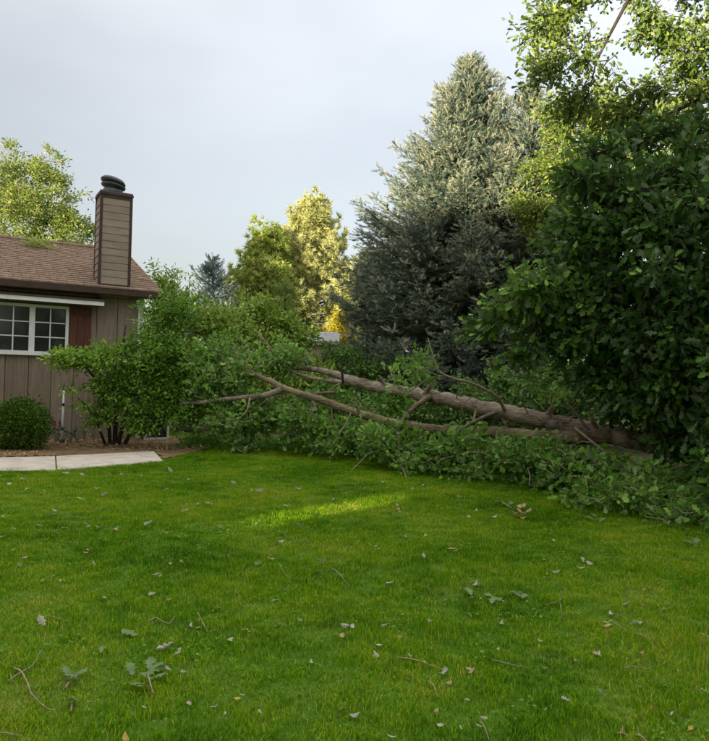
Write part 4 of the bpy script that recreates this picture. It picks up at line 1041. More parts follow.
# ================================================================ far things
M_grey = surf_mat('grey_roofing', (0.20, 0.20, 0.20), (0.32, 0.32, 0.32), 5, .9, .3, 30)
sb = gbase(322, 27.5); sb[2] = float(gz(sb[0], sb[1]))
sc_ = at(322, 337, 27.5)
shed = thing('shed', 'distant grey roofed shed showing between pine and spruce', 'shed', sb)
def SB(v): return np.asarray(v, float).reshape(-1, 3) + np.array([sc_[0], 27.5, 0])
rz = sc_[2]
g = Geo(); g.box((-.55, -.8, sb[2] - .2), (.55, .8, rz - .35), SB); g.build('wall', M_stucco, shed)
g = Geo(); v = [(-.7, -1.0, rz - .22), (.7, -1.0, rz - .22), (.7, 0, rz + .2), (-.7, 0, rz + .2), (-.7, 1.0, rz - .22), (.7, 1.0, rz - .22)]
v += [(a, b_, c - .12) for a, b_, c in v]
g.add(SB(v), np.array([(0, 1, 2, 3), (3, 2, 5, 4), (6, 9, 8, 7), (9, 10, 11, 8), (0, 6, 7, 1), (4, 5, 11, 10), (0, 3, 9, 6), (3, 4, 10, 9), (1, 7, 8, 2), (2, 8, 11, 5)])); g.build('roof', M_grey, shed)
g = Geo(); g.box((-.35, -.83, sb[2]), (.35, -.8, sb[2] + 2.0), SB); g.build('door', M_white, shed)
# a far belt of trees closes the view behind the hedge
rng = np.random.default_rng(101); g = Geo(); n = 26000
a = rng.uniform(-1.15, 1.0, n); d = rng.uniform(52, 64, n); hmax = 3.4 + .7 * np.sin(a * 14) + .5 * np.sin(a * 37 + 1)
Q = np.stack([np.sin(a) * d, np.cos(a) * d, rng.random(n) ** .7 * hmax + gz(0, 40)], -1)
place(g, OVAL, Q, unit(rng.standard_normal((n, 3))), unit(rng.standard_normal((n, 3)) + np.array([0, 0, .5])), rng.uniform(.25, .5, n), np.clip(.4 + .2 * rng.standard_normal(n), 0, 1), 1.3)
tag(g.build('far_woods', M_mid), 'far green belt of trees beyond the gardens', 'woods', kind='stuff')

# ================================================================ small things by the house
sx = on_ground(61.5, 445)
M_pole = surf_mat('pole_white', (.62, .62, .62), (.78, .78, .78), 9, .45, .1, 40, spec=.4)
M_black = surf_mat('black_plastic', (.012, .012, .014), (.03, .03, .034), 9, .5, .1, 40, spec=.4)
st_ = thing('garden_stake', 'thin white stake with dark bands standing in the bed', 'stake', sx)
zt = at(62.5, 386, sx[1])[2]; hgt = zt - sx[2]
def sp(k): return sx + np.array([.012 * k, 0, hgt * k])
g = Geo(); g.tube([sp(0), sp(.93)], .018, 10); g.build('pole', M_pole, st_, True)
g = Geo(); g.tube([sp(.93), sp(.95), sp(1.07)], [.02, .016, .006], 10); g.build('tip', M_black, st_, True)
for k in (.25, .66): g = Geo(); g.tube([sp(k), sp(k + .05)], .021, 10); g.build('band', M_black, st_, True)
g = Geo(); g.tube([sp(.0) + np.array([0, 0, -.02]), sp(.07), sp(.10)], [.055, .05, .02], 12); g.build('foot', M_black, st_, True)
# red flowering plant at its foot, and a blue green leafed plant
def small_plant(name, label, p, h, n, m_leaf, size, seed, m_fl=None, tpl=OVAL):
    rng = np.random.default_rng(seed); t = thing(name, label, 'plant', p)
    E = []
    for i in range(n):
        a = rng.random() * 6.28; r = .10 * rng.random() + .03; tip = p + np.array([r * math.cos(a), r * math.sin(a), h * rng.uniform(.6, 1.1)])
        g = Geo(); g.tube([p, (p + tip) / 2 + np.array([0, 0, .03]), tip], [.006, .005, .003], 5); g.build('stem', M_twig, t); E.append(tip)
    E = np.array(E); i = np.repeat(np.arange(n), 9); m_ = len(i)
    Q = E[i] * 1.0 - np.array([0, 0, 1]) * (rng.random(m_) ** 1 * h * .6)[:, None] + rng.standard_normal((m_, 3)) * .03
    g = Geo(); place(g, tpl, Q, unit(rng.standard_normal((m_, 3)) + np.array([0, -.3, .2])), unit(np.array([0, 0, .9]) + rng.standard_normal((m_, 3)) * .5), size * rng.uniform(.7, 1.2, m_), np.clip(.5 + .2 * rng.standard_normal(m_), 0, 1))
    tag(g.build('leaves', m_leaf, t), kind='stuff')
    if m_fl:
        for e in E[:6]:
            g = Geo(); k = 9; place(g, BROAD, np.repeat(e[None], k, 0), unit(rng.standard_normal((k, 3)) + np.array([0, 0, .5])), unit(rng.standard_normal((k, 3))), np.full(k, .035), np.full(k, .5)); g.build('flower', m_fl, t)
M_blue = leaf_mat('blue_green_leaves', [(.05, .12, .08), (.10, .20, .14), (.18, .28, .2)], .5, .2, .2)
M_redfl = leaf_mat('red_petals', [(.20, .02, .03), (.32, .04, .06), (.4, .08, .1)], .6, .3, .2)
M_dry = leaf_mat('dry_leaves', [(.22, .13, .06), (.42, .28, .15), (.60, .46, .30)], .7, .2, .3)
small_plant('flower_plant', 'small plant with red flowers beside the white stake', on_ground(56, 444), .42, 8, M_blue, .06, 3, M_redfl)
small_plant('leafy_plant', 'low blue green plant at the foot of the white stake', on_ground(70, 445), .30, 7, M_blue, .085, 4)
small_plant('leafy_plant', 'pale leaved plant against the brown wall under the arching shrub', on_ground(84, 444), .62, 8, leaf_mat('pale_leaves', [(.16, .22, .06), (.28, .32, .1), (.42, .42, .2)], .5, .3, .3), .07, 6)
# straw and dry leaves on the bed
rng = np.random.default_rng(12); n = 2600
c = np.array([on_ground(78, 444)[:2], on_ground(100, 444)[:2], on_ground(170, 449)[:2], on_ground(120, 446)[:2], on_ground(30, 457)[:2]]); w = rng.choice(5, n, p=[.3, .25, .2, .15, .1])
q = c[w] + rng.standard_normal((n, 2)) * np.array([.45, .22])
ok = inside(bed_poly, q[:, 0], q[:, 1]); q = q[ok]; n = len(q)
Q = np.stack([q[:, 0], q[:, 1], gz(q[:, 0], q[:, 1]) + .024 + .02 * rng.random(n)], -1)
g = Geo(); place(g, LANCE, Q, unit(rng.standard_normal((n, 3)) * np.array([1, 1, .35])), unit(np.array([0, 0, 1.]) + rng.standard_normal((n, 3)) * .45), rng.uniform(.05, .11, n), np.clip(.55 + .25 * rng.standard_normal(n), 0, 1))
tag(g.build('straw_mulch', M_dry), 'dry straw and leaves on the bed soil', 'mulch', kind='stuff')
# pale framed box low at the house corner
ub = on_ground(155, 441); ub = ub + np.array([0, .1, 0]); uz = float(gz(ub[0], ub[1]))
box = thing('utility_box', 'low box with pale grey frame and dark front beside the corner shrub', 'utility box', (ub[0], ub[1], uz))
def UB(v):
    v = np.asarray(v, float).reshape(-1, 3); return np.array([ub[0], ub[1], uz]) + v[:, 0:1] * HT * -1 + v[:, 1:2] * HN * -1 + v[:, 2:3] * np.array([0, 0, 1.])
hh = .62
def ubx(a, b_, nm, m_): g = Geo(); g.box(a, b_, UB); return g.build(nm, m_, box)
ubx((-.22, .02, .0), (.22, .40, hh), 'casing', M_black)
for a in (-.24, .20): ubx((a, -.012, -.02), (a + .045, .05, hh), 'frame', M_pole)
ubx((-.195, -.010, .0), (.2, .05, .06), 'frame', M_pole); ubx((-.195, -.010, hh - .05), (.2, .05, hh), 'frame', M_pole)
for i in range(6): ubx((-.19, .003, .10 + .075 * i), (.195, .018, .115 + .075 * i), 'slat', M_metal)

# dry leaves and grit blown onto the walkway
rng = np.random.default_rng(15); n = 60; u, w = rng.random(n), rng.random(n) ** .6
q = (WF0 + (WF1 - WF0) * (.3 + .7 * u)[:, None]) * (1 - w)[:, None] + (WB0 + (WB1 - WB0) * (.3 + .7 * u)[:, None]) * w[:, None]; q[:, 2] = gz(q[:, 0], q[:, 1]) + .032
g = Geo(); place(g, LANCE, q, unit(rng.standard_normal((n, 3)) * np.array([1, 1, .1])), unit(np.array([0, 0, 1.]) + rng.standard_normal((n, 3)) * .2), rng.uniform(.02, .06, n), np.clip(.3 + .25 * rng.standard_normal(n), 0, 1), 1.2)
tag(g.build('walkway_litter', M_dry), 'dry leaf scraps blown over the concrete walkway', 'litter', kind='stuff')

# leaves and twigs dropped on the lower roof edge and a leafy sprig on the roof
rp = H([[1.55, EO - RUN * .80, ZE + RUN * .80 * PITCH_R + .03]])[0]
spr = thing('leaf_sprig', 'bright green leafy sprig lying on the brown roof', 'sprig', rp)
g = Geo(); e = rp + HT * .45 + np.array([0, 0, .10]); g.tube([rp, (rp + e) / 2 + np.array([0, 0, .05]), e], [.012, .009, .004], 6); g.build('stem', M_twig, spr)
rng = np.random.default_rng(8); n = 170; k = rng.random(n); Q = rp + (e - rp) * k[:, None] + rng.standard_normal((n, 3)) * np.array([.13, .13, .05]) + np.array([0, 0, .05])
g = Geo(); place(g, OVAL, Q, unit(rng.standard_normal((n, 3))), unit(np.array([0, 0, .6]) + rng.standard_normal((n, 3)) * .6), rng.uniform(.06, .1, n), np.clip(.7 + .2 * rng.standard_normal(n), 0, 1)); tag(g.build('leaves', M_hedge, spr), kind='stuff')

# weeds along the foot of the fallen branches
rng = np.random.default_rng(13); n = 15000
u = rng.random(n); ln = np.array([xy(185, 449), xy(230, 447), xy(300, 452), xy(350, 457), xy(430, 464), xy(500, 478), xy(560, 490)])
s = u * (len(ln) - 1); i = np.minimum(s.astype(int), len(ln) - 2); f = (s - i)[:, None]
q = ln[i] * (1 - f) + ln[i + 1] * f + np.stack([rng.normal(size=n) * .15, np.abs(rng.normal(size=n)) * .45 - .05], -1)
lump = .5 + .5 * np.sin(q[:, 0] * 4.1) * np.cos(q[:, 1] * 3.3 + 1)
Q = np.stack([q[:, 0], q[:, 1], gz(q[:, 0], q[:, 1]) + .02 + rng.random(n) * (.06 + .20 * lump) * np.clip(.3 + (q[:, 1] - np.interp(q[:, 0], ln[:, 0], ln[:, 1])) * 2, 0, 1)], -1)
g = Geo(); place(g, OVAL, Q, unit(rng.standard_normal((n, 3)) + np.array([0, -.2, .5])), unit(np.array([0, -.3, .8]) + rng.standard_normal((n, 3)) * .6), rng.uniform(.04, .085, n), np.clip(.5 + .22 * rng.standard_normal(n), 0, 1), 1.2)
tag(g.build('weeds', M_fall), 'low leafy weeds along the foot of the fallen branches', 'weeds', kind='stuff')

# ================================================================ grass
m, t, p, o = mat('grass_blades')
a_ = N(t, 'ShaderNodeAttribute', attribute_name='tint'); gg = N(t, 'ShaderNodeNewGeometry')
def pn(scale, det=3):
    z_ = N(t, 'ShaderNodeTexNoise'); z_.inputs['Scale'].default_value = scale; z_.inputs['Detail'].default_value = det; t.links.new(gg.outputs['Position'], z_.inputs['Vector']); return z_.outputs[0]
def mth(op, a, b_, c=None):
    z_ = N(t, 'ShaderNodeMath', operation=op)
    for i, q in enumerate((a, b_, c)):
        if q is None: continue
        if isinstance(q, (int, float)): z_.inputs[i].default_value = q
        else: t.links.new(q, z_.inputs[i])
    return z_.outputs[0]
fac = mth('ADD', mth('MULTIPLY', a_.outputs['Fac'], .62), mth('MULTIPLY_ADD', pn(.8, 5), 1.5, -.62))
fac = mth('ADD', fac, mth('MULTIPLY_ADD', pn(6, 2), .8, -.4))
rr = ramp_node(t, [(.0, (.042, .125, .003)), (.30, (.115, .265, .004)), (.55, (.205, .355, .006)), (.78, (.32, .37, .018)), (1.0, (.46, .38, .12))], fac)
t.links.new(rr.outputs[0], p.inputs['Base Color']); p.inputs['Roughness'].default_value = .6; p.inputs['Specular IOR Level'].default_value = .08
tr_ = N(t, 'ShaderNodeBsdfTranslucent'); t.links.new(rr.outputs[0], tr_.inputs[0]); ms = N(t, 'ShaderNodeMixShader'); ms.inputs[0].default_value = .3
t.links.new(p.outputs[0], ms.inputs[1]); t.links.new(tr_.outputs[0], ms.inputs[2]); t.links.new(ms.outputs[0], o.inputs[0])
M_grass = m
def grass_patch(seed, size=.26, n=340, h=.028):
    rng = np.random.default_rng(seed)
    x = rng.uniform(-size / 2, size / 2, n); y = rng.uniform(-size / 2, size / 2, n)
    a = rng.random(n) * 6.28; hh = h * rng.uniform(.45, 1.25, n); w = rng.uniform(.0013, .0026, n); ln = hh * rng.uniform(.25, 1.0, n)
    cx, sx_ = np.cos(a), np.sin(a); dx, dy = -sx_, cx
    b0 = np.stack([x - dx * w, y - dy * w, np.full(n, -.008)], -1); b1 = np.stack([x + dx * w, y + dy * w, np.full(n, -.008)], -1)
    mx, my = x + cx * ln * .3, y + sx_ * ln * .3
    m0 = np.stack([mx - dx * w * .8, my - dy * w * .8, hh * .6], -1); m1 = np.stack([mx + dx * w * .8, my + dy * w * .8, hh * .6], -1)
    tp = np.stack([x + cx * ln, y + sx_ * ln, hh], -1)
    v = np.stack([b0, b1, m0, m1, tp], 1).reshape(-1, 3); k = np.arange(n)[:, None] * 5
    q = k + np.array([[0, 1, 3, 2]]); tr3 = k + np.array([[2, 3, 4]])
    tint = np.clip(.42 + .22 * rng.standard_normal(n), 0, 1); dry = rng.random(n) < .05; tint[dry] = 1.3
    return v, q, tr3, np.repeat(tint, 5)
NV = 5
g = Geo(); proto = []
for i in range(NV):
    v, q, tr3, tn = grass_patch(200 + i); n0 = g.n
    g.add(v, q, tn); g.f.append((tr3 + n0).astype(np.int32)); proto.append(np.full(len(v), i + 1, np.int32))
rng = np.random.default_rng(300)
pts = []
step = .165
yy = 2.2
while yy < 15.5:
    hw = yy * .56 + .7
    xx = np.arange(-hw, hw, step); pts.append(np.stack([xx + rng.uniform(-.07, .07, len(xx)), np.full(len(xx), yy) + rng.uniform(-.07, .07, len(xx))], -1)); yy += step
pts = np.concatenate(pts)
ok = ~inside(walk_poly, pts[:, 0], pts[:, 1]) & ~inside(bed_poly, pts[:, 0], pts[:, 1])
for dx, dy in ((.03, 0), (-.06, 0), (0, .06), (0, -.09)): ok &= ~inside(walk_poly, pts[:, 0] + dx, pts[:, 1] + dy)
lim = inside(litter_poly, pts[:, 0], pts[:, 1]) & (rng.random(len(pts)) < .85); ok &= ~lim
hv = (pts - P0[:2]); ok &= ~((hv @ HN[:2] < .0) & (hv @ HT[:2] > -.1))
pts = pts[ok]; n = len(pts)
nse = .5 + .5 * np.sin(pts[:, 0] * 1.7 + 1.3 * np.sin(pts[:, 1] * 1.1)) * np.sin(pts[:, 1] * 2.3 + 1.1 * np.sin(pts[:, 0] * 1.9))
hs = (.75 + .45 * nse) * rng.uniform(.75, 1.3, n)
hs[rng.random(n) < .05] *= 1.5
pv = np.stack([pts[:, 0], pts[:, 1], gz(pts[:, 0], pts[:, 1])], -1)
nproto = g.n
g.v.append(pv.astype(np.float32)); g.t.append(np.full(n, .5, np.float32)); g.n += n
proto = np.concatenate(proto + [np.zeros(n, np.int32)])
grass = g.build('grass', M_grass)
tag(grass, 'short mown green grass covering the lawn', 'grass', kind='stuff')
me = grass.data
def attr(nm, ty, data, key='value'):
    a = me.attributes.new(nm, ty, 'POINT'); a.data.foreach_set(key, data.ravel())
attr('proto', 'INT', proto)
z0 = np.zeros((nproto, 3), np.float32)
attr('rot', 'FLOAT_VECTOR', np.concatenate([z0, np.stack([rng.normal(size=n) * .05, rng.normal(size=n) * .05, rng.random(n) * 6.28], -1).astype(np.float32)]), 'vector')
attr('scl', 'FLOAT_VECTOR', np.concatenate([z0, np.stack([np.ones(n), np.ones(n), hs], -1).astype(np.float32)]), 'vector')
attr('pick', 'INT', np.concatenate([np.zeros(nproto, np.int32), rng.integers(0, NV, n).astype(np.int32)]))
ng = bpy.data.node_groups.new('grass_spread', 'GeometryNodeTree')
ng.interface.new_socket('Geometry', in_out='INPUT', socket_type='NodeSocketGeometry'); ng.interface.new_socket('Geometry', in_out='OUTPUT', socket_type='NodeSocketGeometry')
gi = N(ng, 'NodeGroupInput'); go = N(ng, 'NodeGroupOutput')
def named(nm, ty):
    a = N(ng, 'GeometryNodeInputNamedAttribute', data_type=ty); a.inputs['Name'].default_value = nm; return a.outputs['Attribute']
pa = named('proto', 'INT')
def sel(i):
    c = N(ng, 'FunctionNodeCompare', data_type='INT', operation='EQUAL'); ng.links.new(pa, c.inputs[2]); c.inputs[3].default_value = i
    s_ = N(ng, 'GeometryNodeSeparateGeometry', domain='POINT'); ng.links.new(gi.outputs[0], s_.inputs[0]); ng.links.new(c.outputs[0], s_.inputs[1]); return s_.outputs[0]
jn = N(ng, 'GeometryNodeJoinGeometry')
g2i = N(ng, 'GeometryNodeGeometryToInstance')
for i in reversed(range(NV)): ng.links.new(sel(i + 1), g2i.inputs[0])
iop = N(ng, 'GeometryNodeInstanceOnPoints')
ng.links.new(sel(0), iop.inputs['Points']); ng.links.new(g2i.outputs[0], iop.inputs['Instance']); iop.inputs['Pick Instance'].default_value = True
ng.links.new(named('pick', 'INT'), iop.inputs['Instance Index']); ng.links.new(named('rot', 'FLOAT_VECTOR'), iop.inputs['Rotation']); ng.links.new(named('scl', 'FLOAT_VECTOR'), iop.inputs['Scale'])
ng.links.new(iop.outputs[0], go.inputs[0])
md = grass.modifiers.new('spread', 'NODES'); md.node_group = ng

# clover and broad weeds sprinkled through the lawn
rng = np.random.default_rng(310); n = 9000
cy = 2.6 + 10.5 * rng.random(n // 30) ** .8; cx = rng.uniform(-.56, .56, n // 30) * (cy + .8); i = rng.integers(0, n // 30, n); sg = rng.uniform(.04, .16, n // 30)[i]
q = np.stack([cx[i] + rng.normal(size=n) * sg, cy[i] + rng.normal(size=n) * sg], -1)
ok = ~inside(walk_poly, q[:, 0], q[:, 1]) & ~inside(bed_poly, q[:, 0], q[:, 1]); q = q[ok]; n = len(q)
Q = np.stack([q[:, 0], q[:, 1], gz(q[:, 0], q[:, 1]) + rng.uniform(.015, .042, n)], -1)
g = Geo(); place(g, BROAD, Q, unit(rng.standard_normal((n, 3)) * np.array([1, 1, .3])), unit(np.array([0, 0, 1.]) + rng.standard_normal((n, 3)) * .35), rng.uniform(.010, .024, n), np.clip(.4 + .25 * rng.standard_normal(n), 0, 1))
tag(g.build('clover', leaf_mat('clover_leaves', [(.06, .15, .01), (.12, .25, .02), (.2, .34, .05)], .5, .25, .2)), 'small clover and weed leaves dotted through the lawn', 'clover', kind='stuff')

# unseen trees added behind the viewer for window reflections and to darken the surroundings
for k_, (x_, y_, h_, lb) in enumerate(((9.5, -7, 7.5, 'broad unseen tree behind the viewer, nearest the young oak'), (5.0, -13, 8.5, 'tall unseen tree behind the viewer, beyond the lawn'), (13.0, -1.0, 8.0, 'broad tree out of view beyond the young oak'))):
    b0 = np.array([x_, y_, -.05]); tr = np.array([b0, b0 + (.1, 0, h_ * .3), b0 + (-.1, .1, h_ * .6), b0 + (0, 0, h_ * .8)])
    t, L, how = leafy('unseen_tree', lb, 'tree', b0, tr, np.linspace(.22, .08, 4), [((x_, y_, h_ * .6), (2.6, 2.6, h_ * .36), 420), ((x_ + 1, y_ + 1, h_ * .4), (1.8, 1.8, 1.4), 160)], OVAL, M_mid, .22, 9, .25, 500 + k_, rtip=.008, cr=.3, step=.6, group='unseen trees behind the viewer'); crown(t, L, how)

# ================================================================ debris on the lawn
M_pale = leaf_mat('pale_leaf_underside', [(.26, .25, .17), (.38, .36, .28), (.50, .46, .38)], .7, .2, .2, nscale=3)
M_green = leaf_mat('dropped_green_leaf', [(.09, .15, .05), (.15, .23, .09), (.24, .31, .15)], .5, .2, .2, back=(.25, .31, .18), nscale=3)
M_tan = leaf_mat('tan_leaf', [(.28, .18, .09), (.42, .29, .16), (.52, .40, .26)], .7, .2, .2, nscale=3)
M_yl = leaf_mat('yellow_leaf', [(.36, .26, .05), (.46, .34, .07), (.52, .4, .1)], .7, .2, .2, nscale=3)
def leaf_mesh(m_, tpl, k, curl):
    tv, tf = tpl; v = tv.copy(); r_ = np.random.default_rng(k)
    v[:, 2] = np.abs(v[:, 0]) * (.1 + curl) * (1 if k % 2 else -1) + .5 * curl * (v[:, 1] - .5) ** 2 * 2 + .04 * np.sin(v[:, 1] * 8 + k) + .15 * r_.normal() * v[:, 0]
    v[:, 1] -= .5; g = Geo(); g.add(v, tf, .3 + .4 * r_.random()); return g.mesh('leaf', m_)
LM = {'p': [leaf_mesh(M_pale, (OAK_FINE, OVAL, OAK_MID)[k % 3], k, .1 + .12 * k) for k in range(6)], 'g': [leaf_mesh(M_green, OAK_FINE, k + 9, .1 + .1 * k) for k in range(3)],
      't': [leaf_mesh(M_tan, OAK_FINE, k + 20, .15 + .2 * k) for k in range(3)], 'y': [leaf_mesh(M_yl, OVAL, k + 30, .2) for k in range(2)]}
rng = np.random.default_rng(400)
def drop(px, py, c, size=None, label=None, ang=None, up=.026):
    p_ = on_ground(px, py, up)
    o_ = bpy.data.objects.new('fallen_leaf', LM[c][rng.integers(len(LM[c]))]); COL.objects.link(o_)
    o_.location = p_; s_ = size if size else min(.095, .018 + .0072 * p_[1]) * rng.uniform(.7, 1.3); o_.scale = (s_, s_, s_)
    o_.rotation_euler = (rng.normal() * .3, rng.normal() * .3, ang if ang is not None else rng.random() * 6.28)
    if label is None:
        if s_ < .052 and p_[1] > 5: wh = 'tiny scrap of %s leaf'
        else: wh = {'p': '%s dry leaf', 'g': 'small %s leaf', 't': '%s curled leaf', 'y': '%s leaf'}[c]
        wh = wh % {'p': 'pale', 'g': 'green', 't': 'tan', 'y': 'yellow'}[c]
        zone = next(z for z, ok_ in (
            ('on the grass just before the concrete walkway', px < 180 and py < 486), ('on the far lawn below the fallen branches', py < 492 and px < 470),
            ('on the lawn before the leafy lower branches', py < 530 and px >= 400), ('on the far left lawn below the walkway', px < 180 and py < 545),
            ('around the sunlit streak on the lawn', 180 <= px < 420 and py < 545), ('on the left lawn above the leafy sprig', px < 180 and py < 640),
            ('near the curved bare twig and leafy sprig', px < 200), ('at the middle of the lawn by the short curved twig', px < 380 and py < 640),
            ('on the lawn near the pale leaf pair', px < 545 and py < 640), ('on the shaded lawn under the young oak', px >= 545 and py < 640),
            ('in the shaded lower corner of the lawn', px >= 545), ('near the long thin twig at the bottom of the lawn', True)) if ok_)
        label = wh + ' ' + zone
        return tag(o_, label, 'leaf', label.replace('leaf ', 'leaves ', 1))
    return tag(o_, label, 'leaf')
spots = '''10 484p 28 489p 3 516p 9 520p 14 528t 42 493p 22 479p 24 480g 66 474p 82 474p 86 475g 104 476p 110 475p 122 474p 131 473p 69 503p 82 498p 96 488p 105 495p 44 491p 54 510p 76 516g 97 509g
86 524g 88 526g 96 527g 119 528p 115 529t 125 511t 145 524p 148 522p 165 532t 2 536p 12 550t 65 528t 55 532g 57 532p 40 525g 87 550t 86 552t 94 563p 53 575g 42 580g 62 580p 20 565g 50 588g 11 601g 104 599p 152 594p 157 575p 171 564p 120 551g 160 503p 162 486p 142 476p 170 470p 174 483p 166 489g 150 491g
185 511p 188 479p 197 504p 209 502p 210 504t 234 483p 250 480g 259 491p 252 490t 298 488p 299 487p 335 499p 334 500t 357 502g 298 525p 281 541p 271 558t 269 557t 321 561p 320 562g 238 510t 256 524p 287 505p 341 485g 276 600g 328 598p 258 563g 220 526g 216 528g 181 561t
345 625p 352 626p 343 636t 311 661p 281 624p 230 639p 237 698y 214 706p 224 719p 190 705p 188 702p 187 672p 183 672p 355 714p 300 620g 197 627t 191 625p 253 570g
383 482p 398 509t 397 505p 400 511t 413 488p 424 485p 442 484p 457 490p 460 497p 469 516p 476 510p 481 510p 494 516p 502 515p 453 505g 376 545p 399 543p 425 535p 452 549t 456 550t 425 556p 391 582p 476 583p 480 584p 471 593g 492 598g 499 601g 518 593g 524 595p 515 591g 405 505g 497 569g 431 501g
410 655p 424 662t 379 645p 400 636t 470 668p 471 670t 430 620p 501 622p 448 682t 436 710t 440 725p 391 736p 384 625p 376 654p 484 717p
583 560p 590 563p 605 558p 556 571p 543 560p 580 567t 628 604p 612 613p 608 621t 607 626t 669 605p 642 652t 594 652t 600 654p 596 653p 633 622g 639 622p 663 609g 686 590y 704 635g 707 640g 705 690p 640 686g 656 709y 672 714p 695 568g 692 544g 554 541p 570 535p 645 605p 690 728y 576 660t 540 640p 545 668g 566 700p 600 690g 620 575g'''.split()
it = iter(spots)
for a in it:
    b_ = next(it); drop(float(a) + rng.uniform(-.6, .6), float(b_[:-1]), b_[-1])
for _ in range(70):        # crumbs between the larger ones
    px = rng.uniform(0, 700); py = 470 + 265 * rng.random() ** 1.6
    if px > 520 and py < 545: continue
    o_ = drop(px, py, rng.choice(['p', 'p', 'g', 't']), rng.uniform(.025, .05))
drop(126, 738, 'y', .06, 'yellow leaf at the bottom edge of the lawn', 1.0)
drop(102, 650, 'g', .075, 'single grey green leaf standing in the grass', .2)
drop(166, 648, 'p', .10, 'whitish folded leaf above the large leafy sprig', 1.9)
drop(178, 651, 'p', .07, 'pale sliver of leaf next to the whitish folded leaf', 2.9)
drop(42, 621, 'p', .09, 'whitish crumpled leaf beside a thin straw on the lawn', .7)

def twig(pts, r, label, name='twig', fork=None):
    P = np.array([on_ground(x, y, .026) for x, y in pts]); k = len(P); s_ = np.linspace(0, k - 1, k * 4)
    Q = np.stack([np.interp(s_, np.arange(k), P[:, c]) for c in range(3)], -1)
    Q[1:-1] = (Q[:-2] + 2 * Q[1:-1] + Q[2:]) / 4; Q[:, 2] += .006 * np.sin(s_ * 2.2)
    o_ = thing(name, label, 'twig', P[0]); g = Geo(); g.tube(Q, np.linspace(r * .7, r * .3, len(Q)), 7, rough=.15); g.build('stem', M_twig, o_, True)
    if fork:
        P2 = np.array([on_ground(x, y, .03) for x, y in fork]); g = Geo(); g.tube(P2, np.linspace(r * .6, r * .3, len(P2)), 6); g.build('side_shoot', M_twig, o_, True)
    return o_
twig([(14, 668), (22, 673), (28, 682), (31, 694), (38, 702), (48, 707), (56, 711)], .0065, 'curved bare twig in the lower corner of the lawn')
twig([(8, 681), (20, 674), (32, 665), (39, 655), (42, 650)], .0045, 'straight thin twig crossing the curved bare twig')
twig([(0, 733), (10, 735), (22, 734)], .004, 'short twig at the very bottom edge of the lawn')
twig([(48, 616), (58, 619), (71, 621)], .004, 'thin straw stalk beside the whitish crumpled leaf')
twig([(147, 622), (156, 618), (163, 620), (170, 624), (176, 616)], .005, 'kinked twig above the large leafy sprig')
twig([(332, 568), (340, 575), (346, 581), (350, 586)], .006, 'short curved twig in the middle of the lawn')
twig([(280, 565), (285, 575), (292, 577), (304, 580)], .005, 'thin dark twig left of the short curved twig')
twig([(276, 531), (284, 534), (290, 538)], .006, 'small dark twig just below the sunlit streak', fork=[(280, 533), (288, 531)])
twig([(397, 657), (420, 662), (440, 667), (449, 671)], .005, 'long thin twig on the near lawn, midway across')
twig([(428, 681), (434, 687), (438, 696)], .0045, 'short bent twig below the long thin twig')
twig([(480, 721), (485, 729), (489, 738)], .0045, 'short upright straw near the bottom edge of the lawn')
twig([(492, 660), (505, 664), (520, 665), (533, 667)], .0045, 'level thin twig on the near lawn, right of the long one')
twig([(636, 633), (648, 639), (660, 642)], .005, 'pale thin twig in the shade of the young oak')
twig([(624, 668), (636, 667), (648, 668)], .0045, 'faint straight twig in the shaded lawn')
twig([(612, 622), (620, 627), (628, 630)], .0035, 'tiny twig beside a tan leaf in the shade')
twig([(617, 733), (625, 735), (634, 740)], .006, 'pale twig with a side shoot at the bottom edge', fork=[(622, 733), (623, 725)])
twig([(636, 735), (642, 738), (648, 741)], .008, 'thick pale stick at the bottom edge of the shaded lawn')
twig([(197, 612), (203, 624), (208, 631), (216, 629)], .004, 'thin hooked twig left of the middle lawn')
twig([(48, 513), (72, 517), (108, 518)], .0035, 'long straw lying level on the far lawn')
twig([(545, 605), (560, 602), (563, 590)], .0035, 'fine forked twig between leaf sprigs and shade', fork=[(560, 602), (562, 618)])

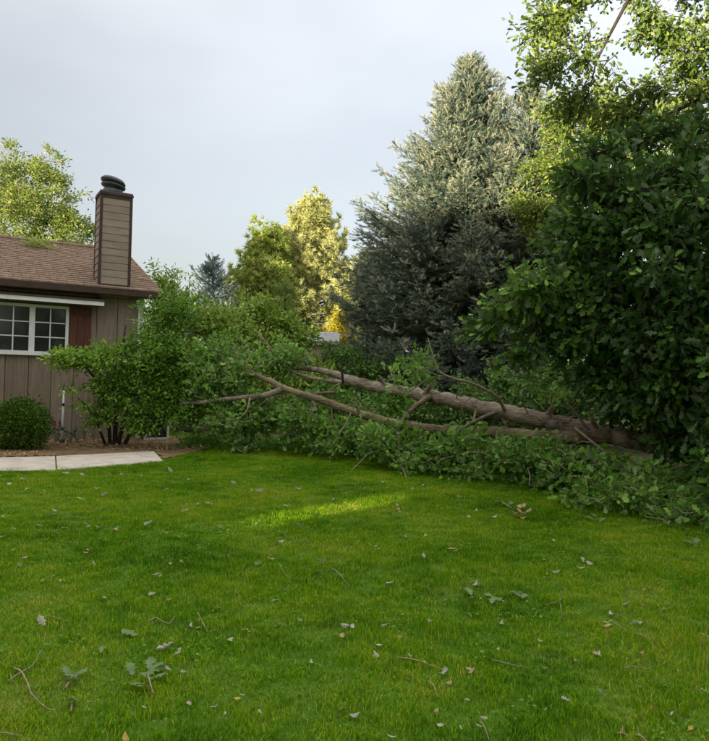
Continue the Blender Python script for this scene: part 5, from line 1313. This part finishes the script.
def sprig(px, py, label, leaves, stem=None, m_='g'):
    p_ = on_ground(px, py, .03); o_ = thing('leaf_sprig', label, 'sprig', p_)
    if stem:
        P = np.array([on_ground(x, y, .03 + .01 * i) for i, (x, y) in enumerate(stem)]); g = Geo(); g.tube(P, np.linspace(.005, .003, len(P)), 6); g.build('stem', M_twig, o_, True)
    for (x, y, s_, a) in leaves:
        q = on_ground(x, y, .04); l_ = bpy.data.objects.new('leaf', LM[m_][rng.integers(len(LM[m_]))]); COL.objects.link(l_); l_.parent = o_
        l_.location = Vector(q) - Vector(p_); l_.scale = (s_ * 1.2, s_, s_); l_.rotation_euler = (.3 + rng.normal() * .12, rng.normal() * .2, a)
    return o_
sprig(72, 680, 'grey green lobed leaves on a short stalk near the curved twig', [(67, 671, .085, .6), (79, 672, .085, -.7), (71, 680, .09, 2.6), (75, 676, .06, 1.4)], [(65, 688), (70, 680), (73, 674)])
sprig(72, 701, 'single large lobed leaf below the grey green leaves', [(72, 699, .12, 3.3)], [(71, 711), (72, 704)])
sprig(150, 677, 'large leafy sprig with broad lobed leaves on the near lawn', [(131, 669, .085, .5), (137, 683, .09, 2.3), (146, 676, .08, 1.2), (154, 668, .11, -.6), (158, 675, .10, -1.7), (150, 664, .09, .1), (160, 667, .08, -1.0), (143, 686, .07, 2.9)], [(153, 693), (150, 682), (147, 672)])
sprig(482, 601, 'small leaf sprig left of the leaf pair on the middle lawn', [(469, 592, .10, .2), (471, 597, .08, 2.8)])
sprig(494, 603, 'leaf pair with pale undersides on the middle lawn', [(489, 596, .07, 1.0), (493, 601, .10, -.4), (497, 599, .07, -1.4)], [(488, 593), (494, 599)])
sprig(520, 595, 'dark leaf sprig with one pale leaf near the shade', [(514, 592, .07, .9), (519, 596, .06, 2.2), (524, 596, .07, -.9)], [(513, 591), (522, 596)])
sprig(130, 631, 'dull green leaf half sunk in the grass above the sprig', [(130, 632, .11, 1.2)])
sprig(595, 521, 'leafy shoot poking out from the fallen foliage onto the lawn', [(590, 518, .10, .9), (597, 524, .11, 2.6), (602, 520, .09, -1.3), (594, 515, .08, .1)], [(606, 519), (596, 519)])
sprig(692, 543, 'broad green leaf lying at the edge of the shaded lawn', [(691, 542, .13, 1.0), (696, 541, .10, -.6)])
sprig(507, 505, 'green leaves beside the dried leaf bunch', [(500, 502, .10, 1.2), (506, 504, .12, .4), (511, 503, .09, -.8)], [(496, 501), (510, 505)])
d_ = sprig(519, 511, 'bunch of dried tan leaves on the lawn before the branches', [(511, 507, .09, 1.0), (514, 512, .10, 2.0), (519, 516, .10, 2.9), (525, 514, .10, -1.9), (528, 510, .09, -1.0), (520, 507, .09, .1), (516, 508, .08, 1.4), (524, 506, .08, -.4), (521, 511, .10, .8), (516, 515, .08, 2.4), (523, 517, .08, -2.4)], None, 't')
for o_ in bpy.data.objects:
    if '_w' in o_: del o_['_w']
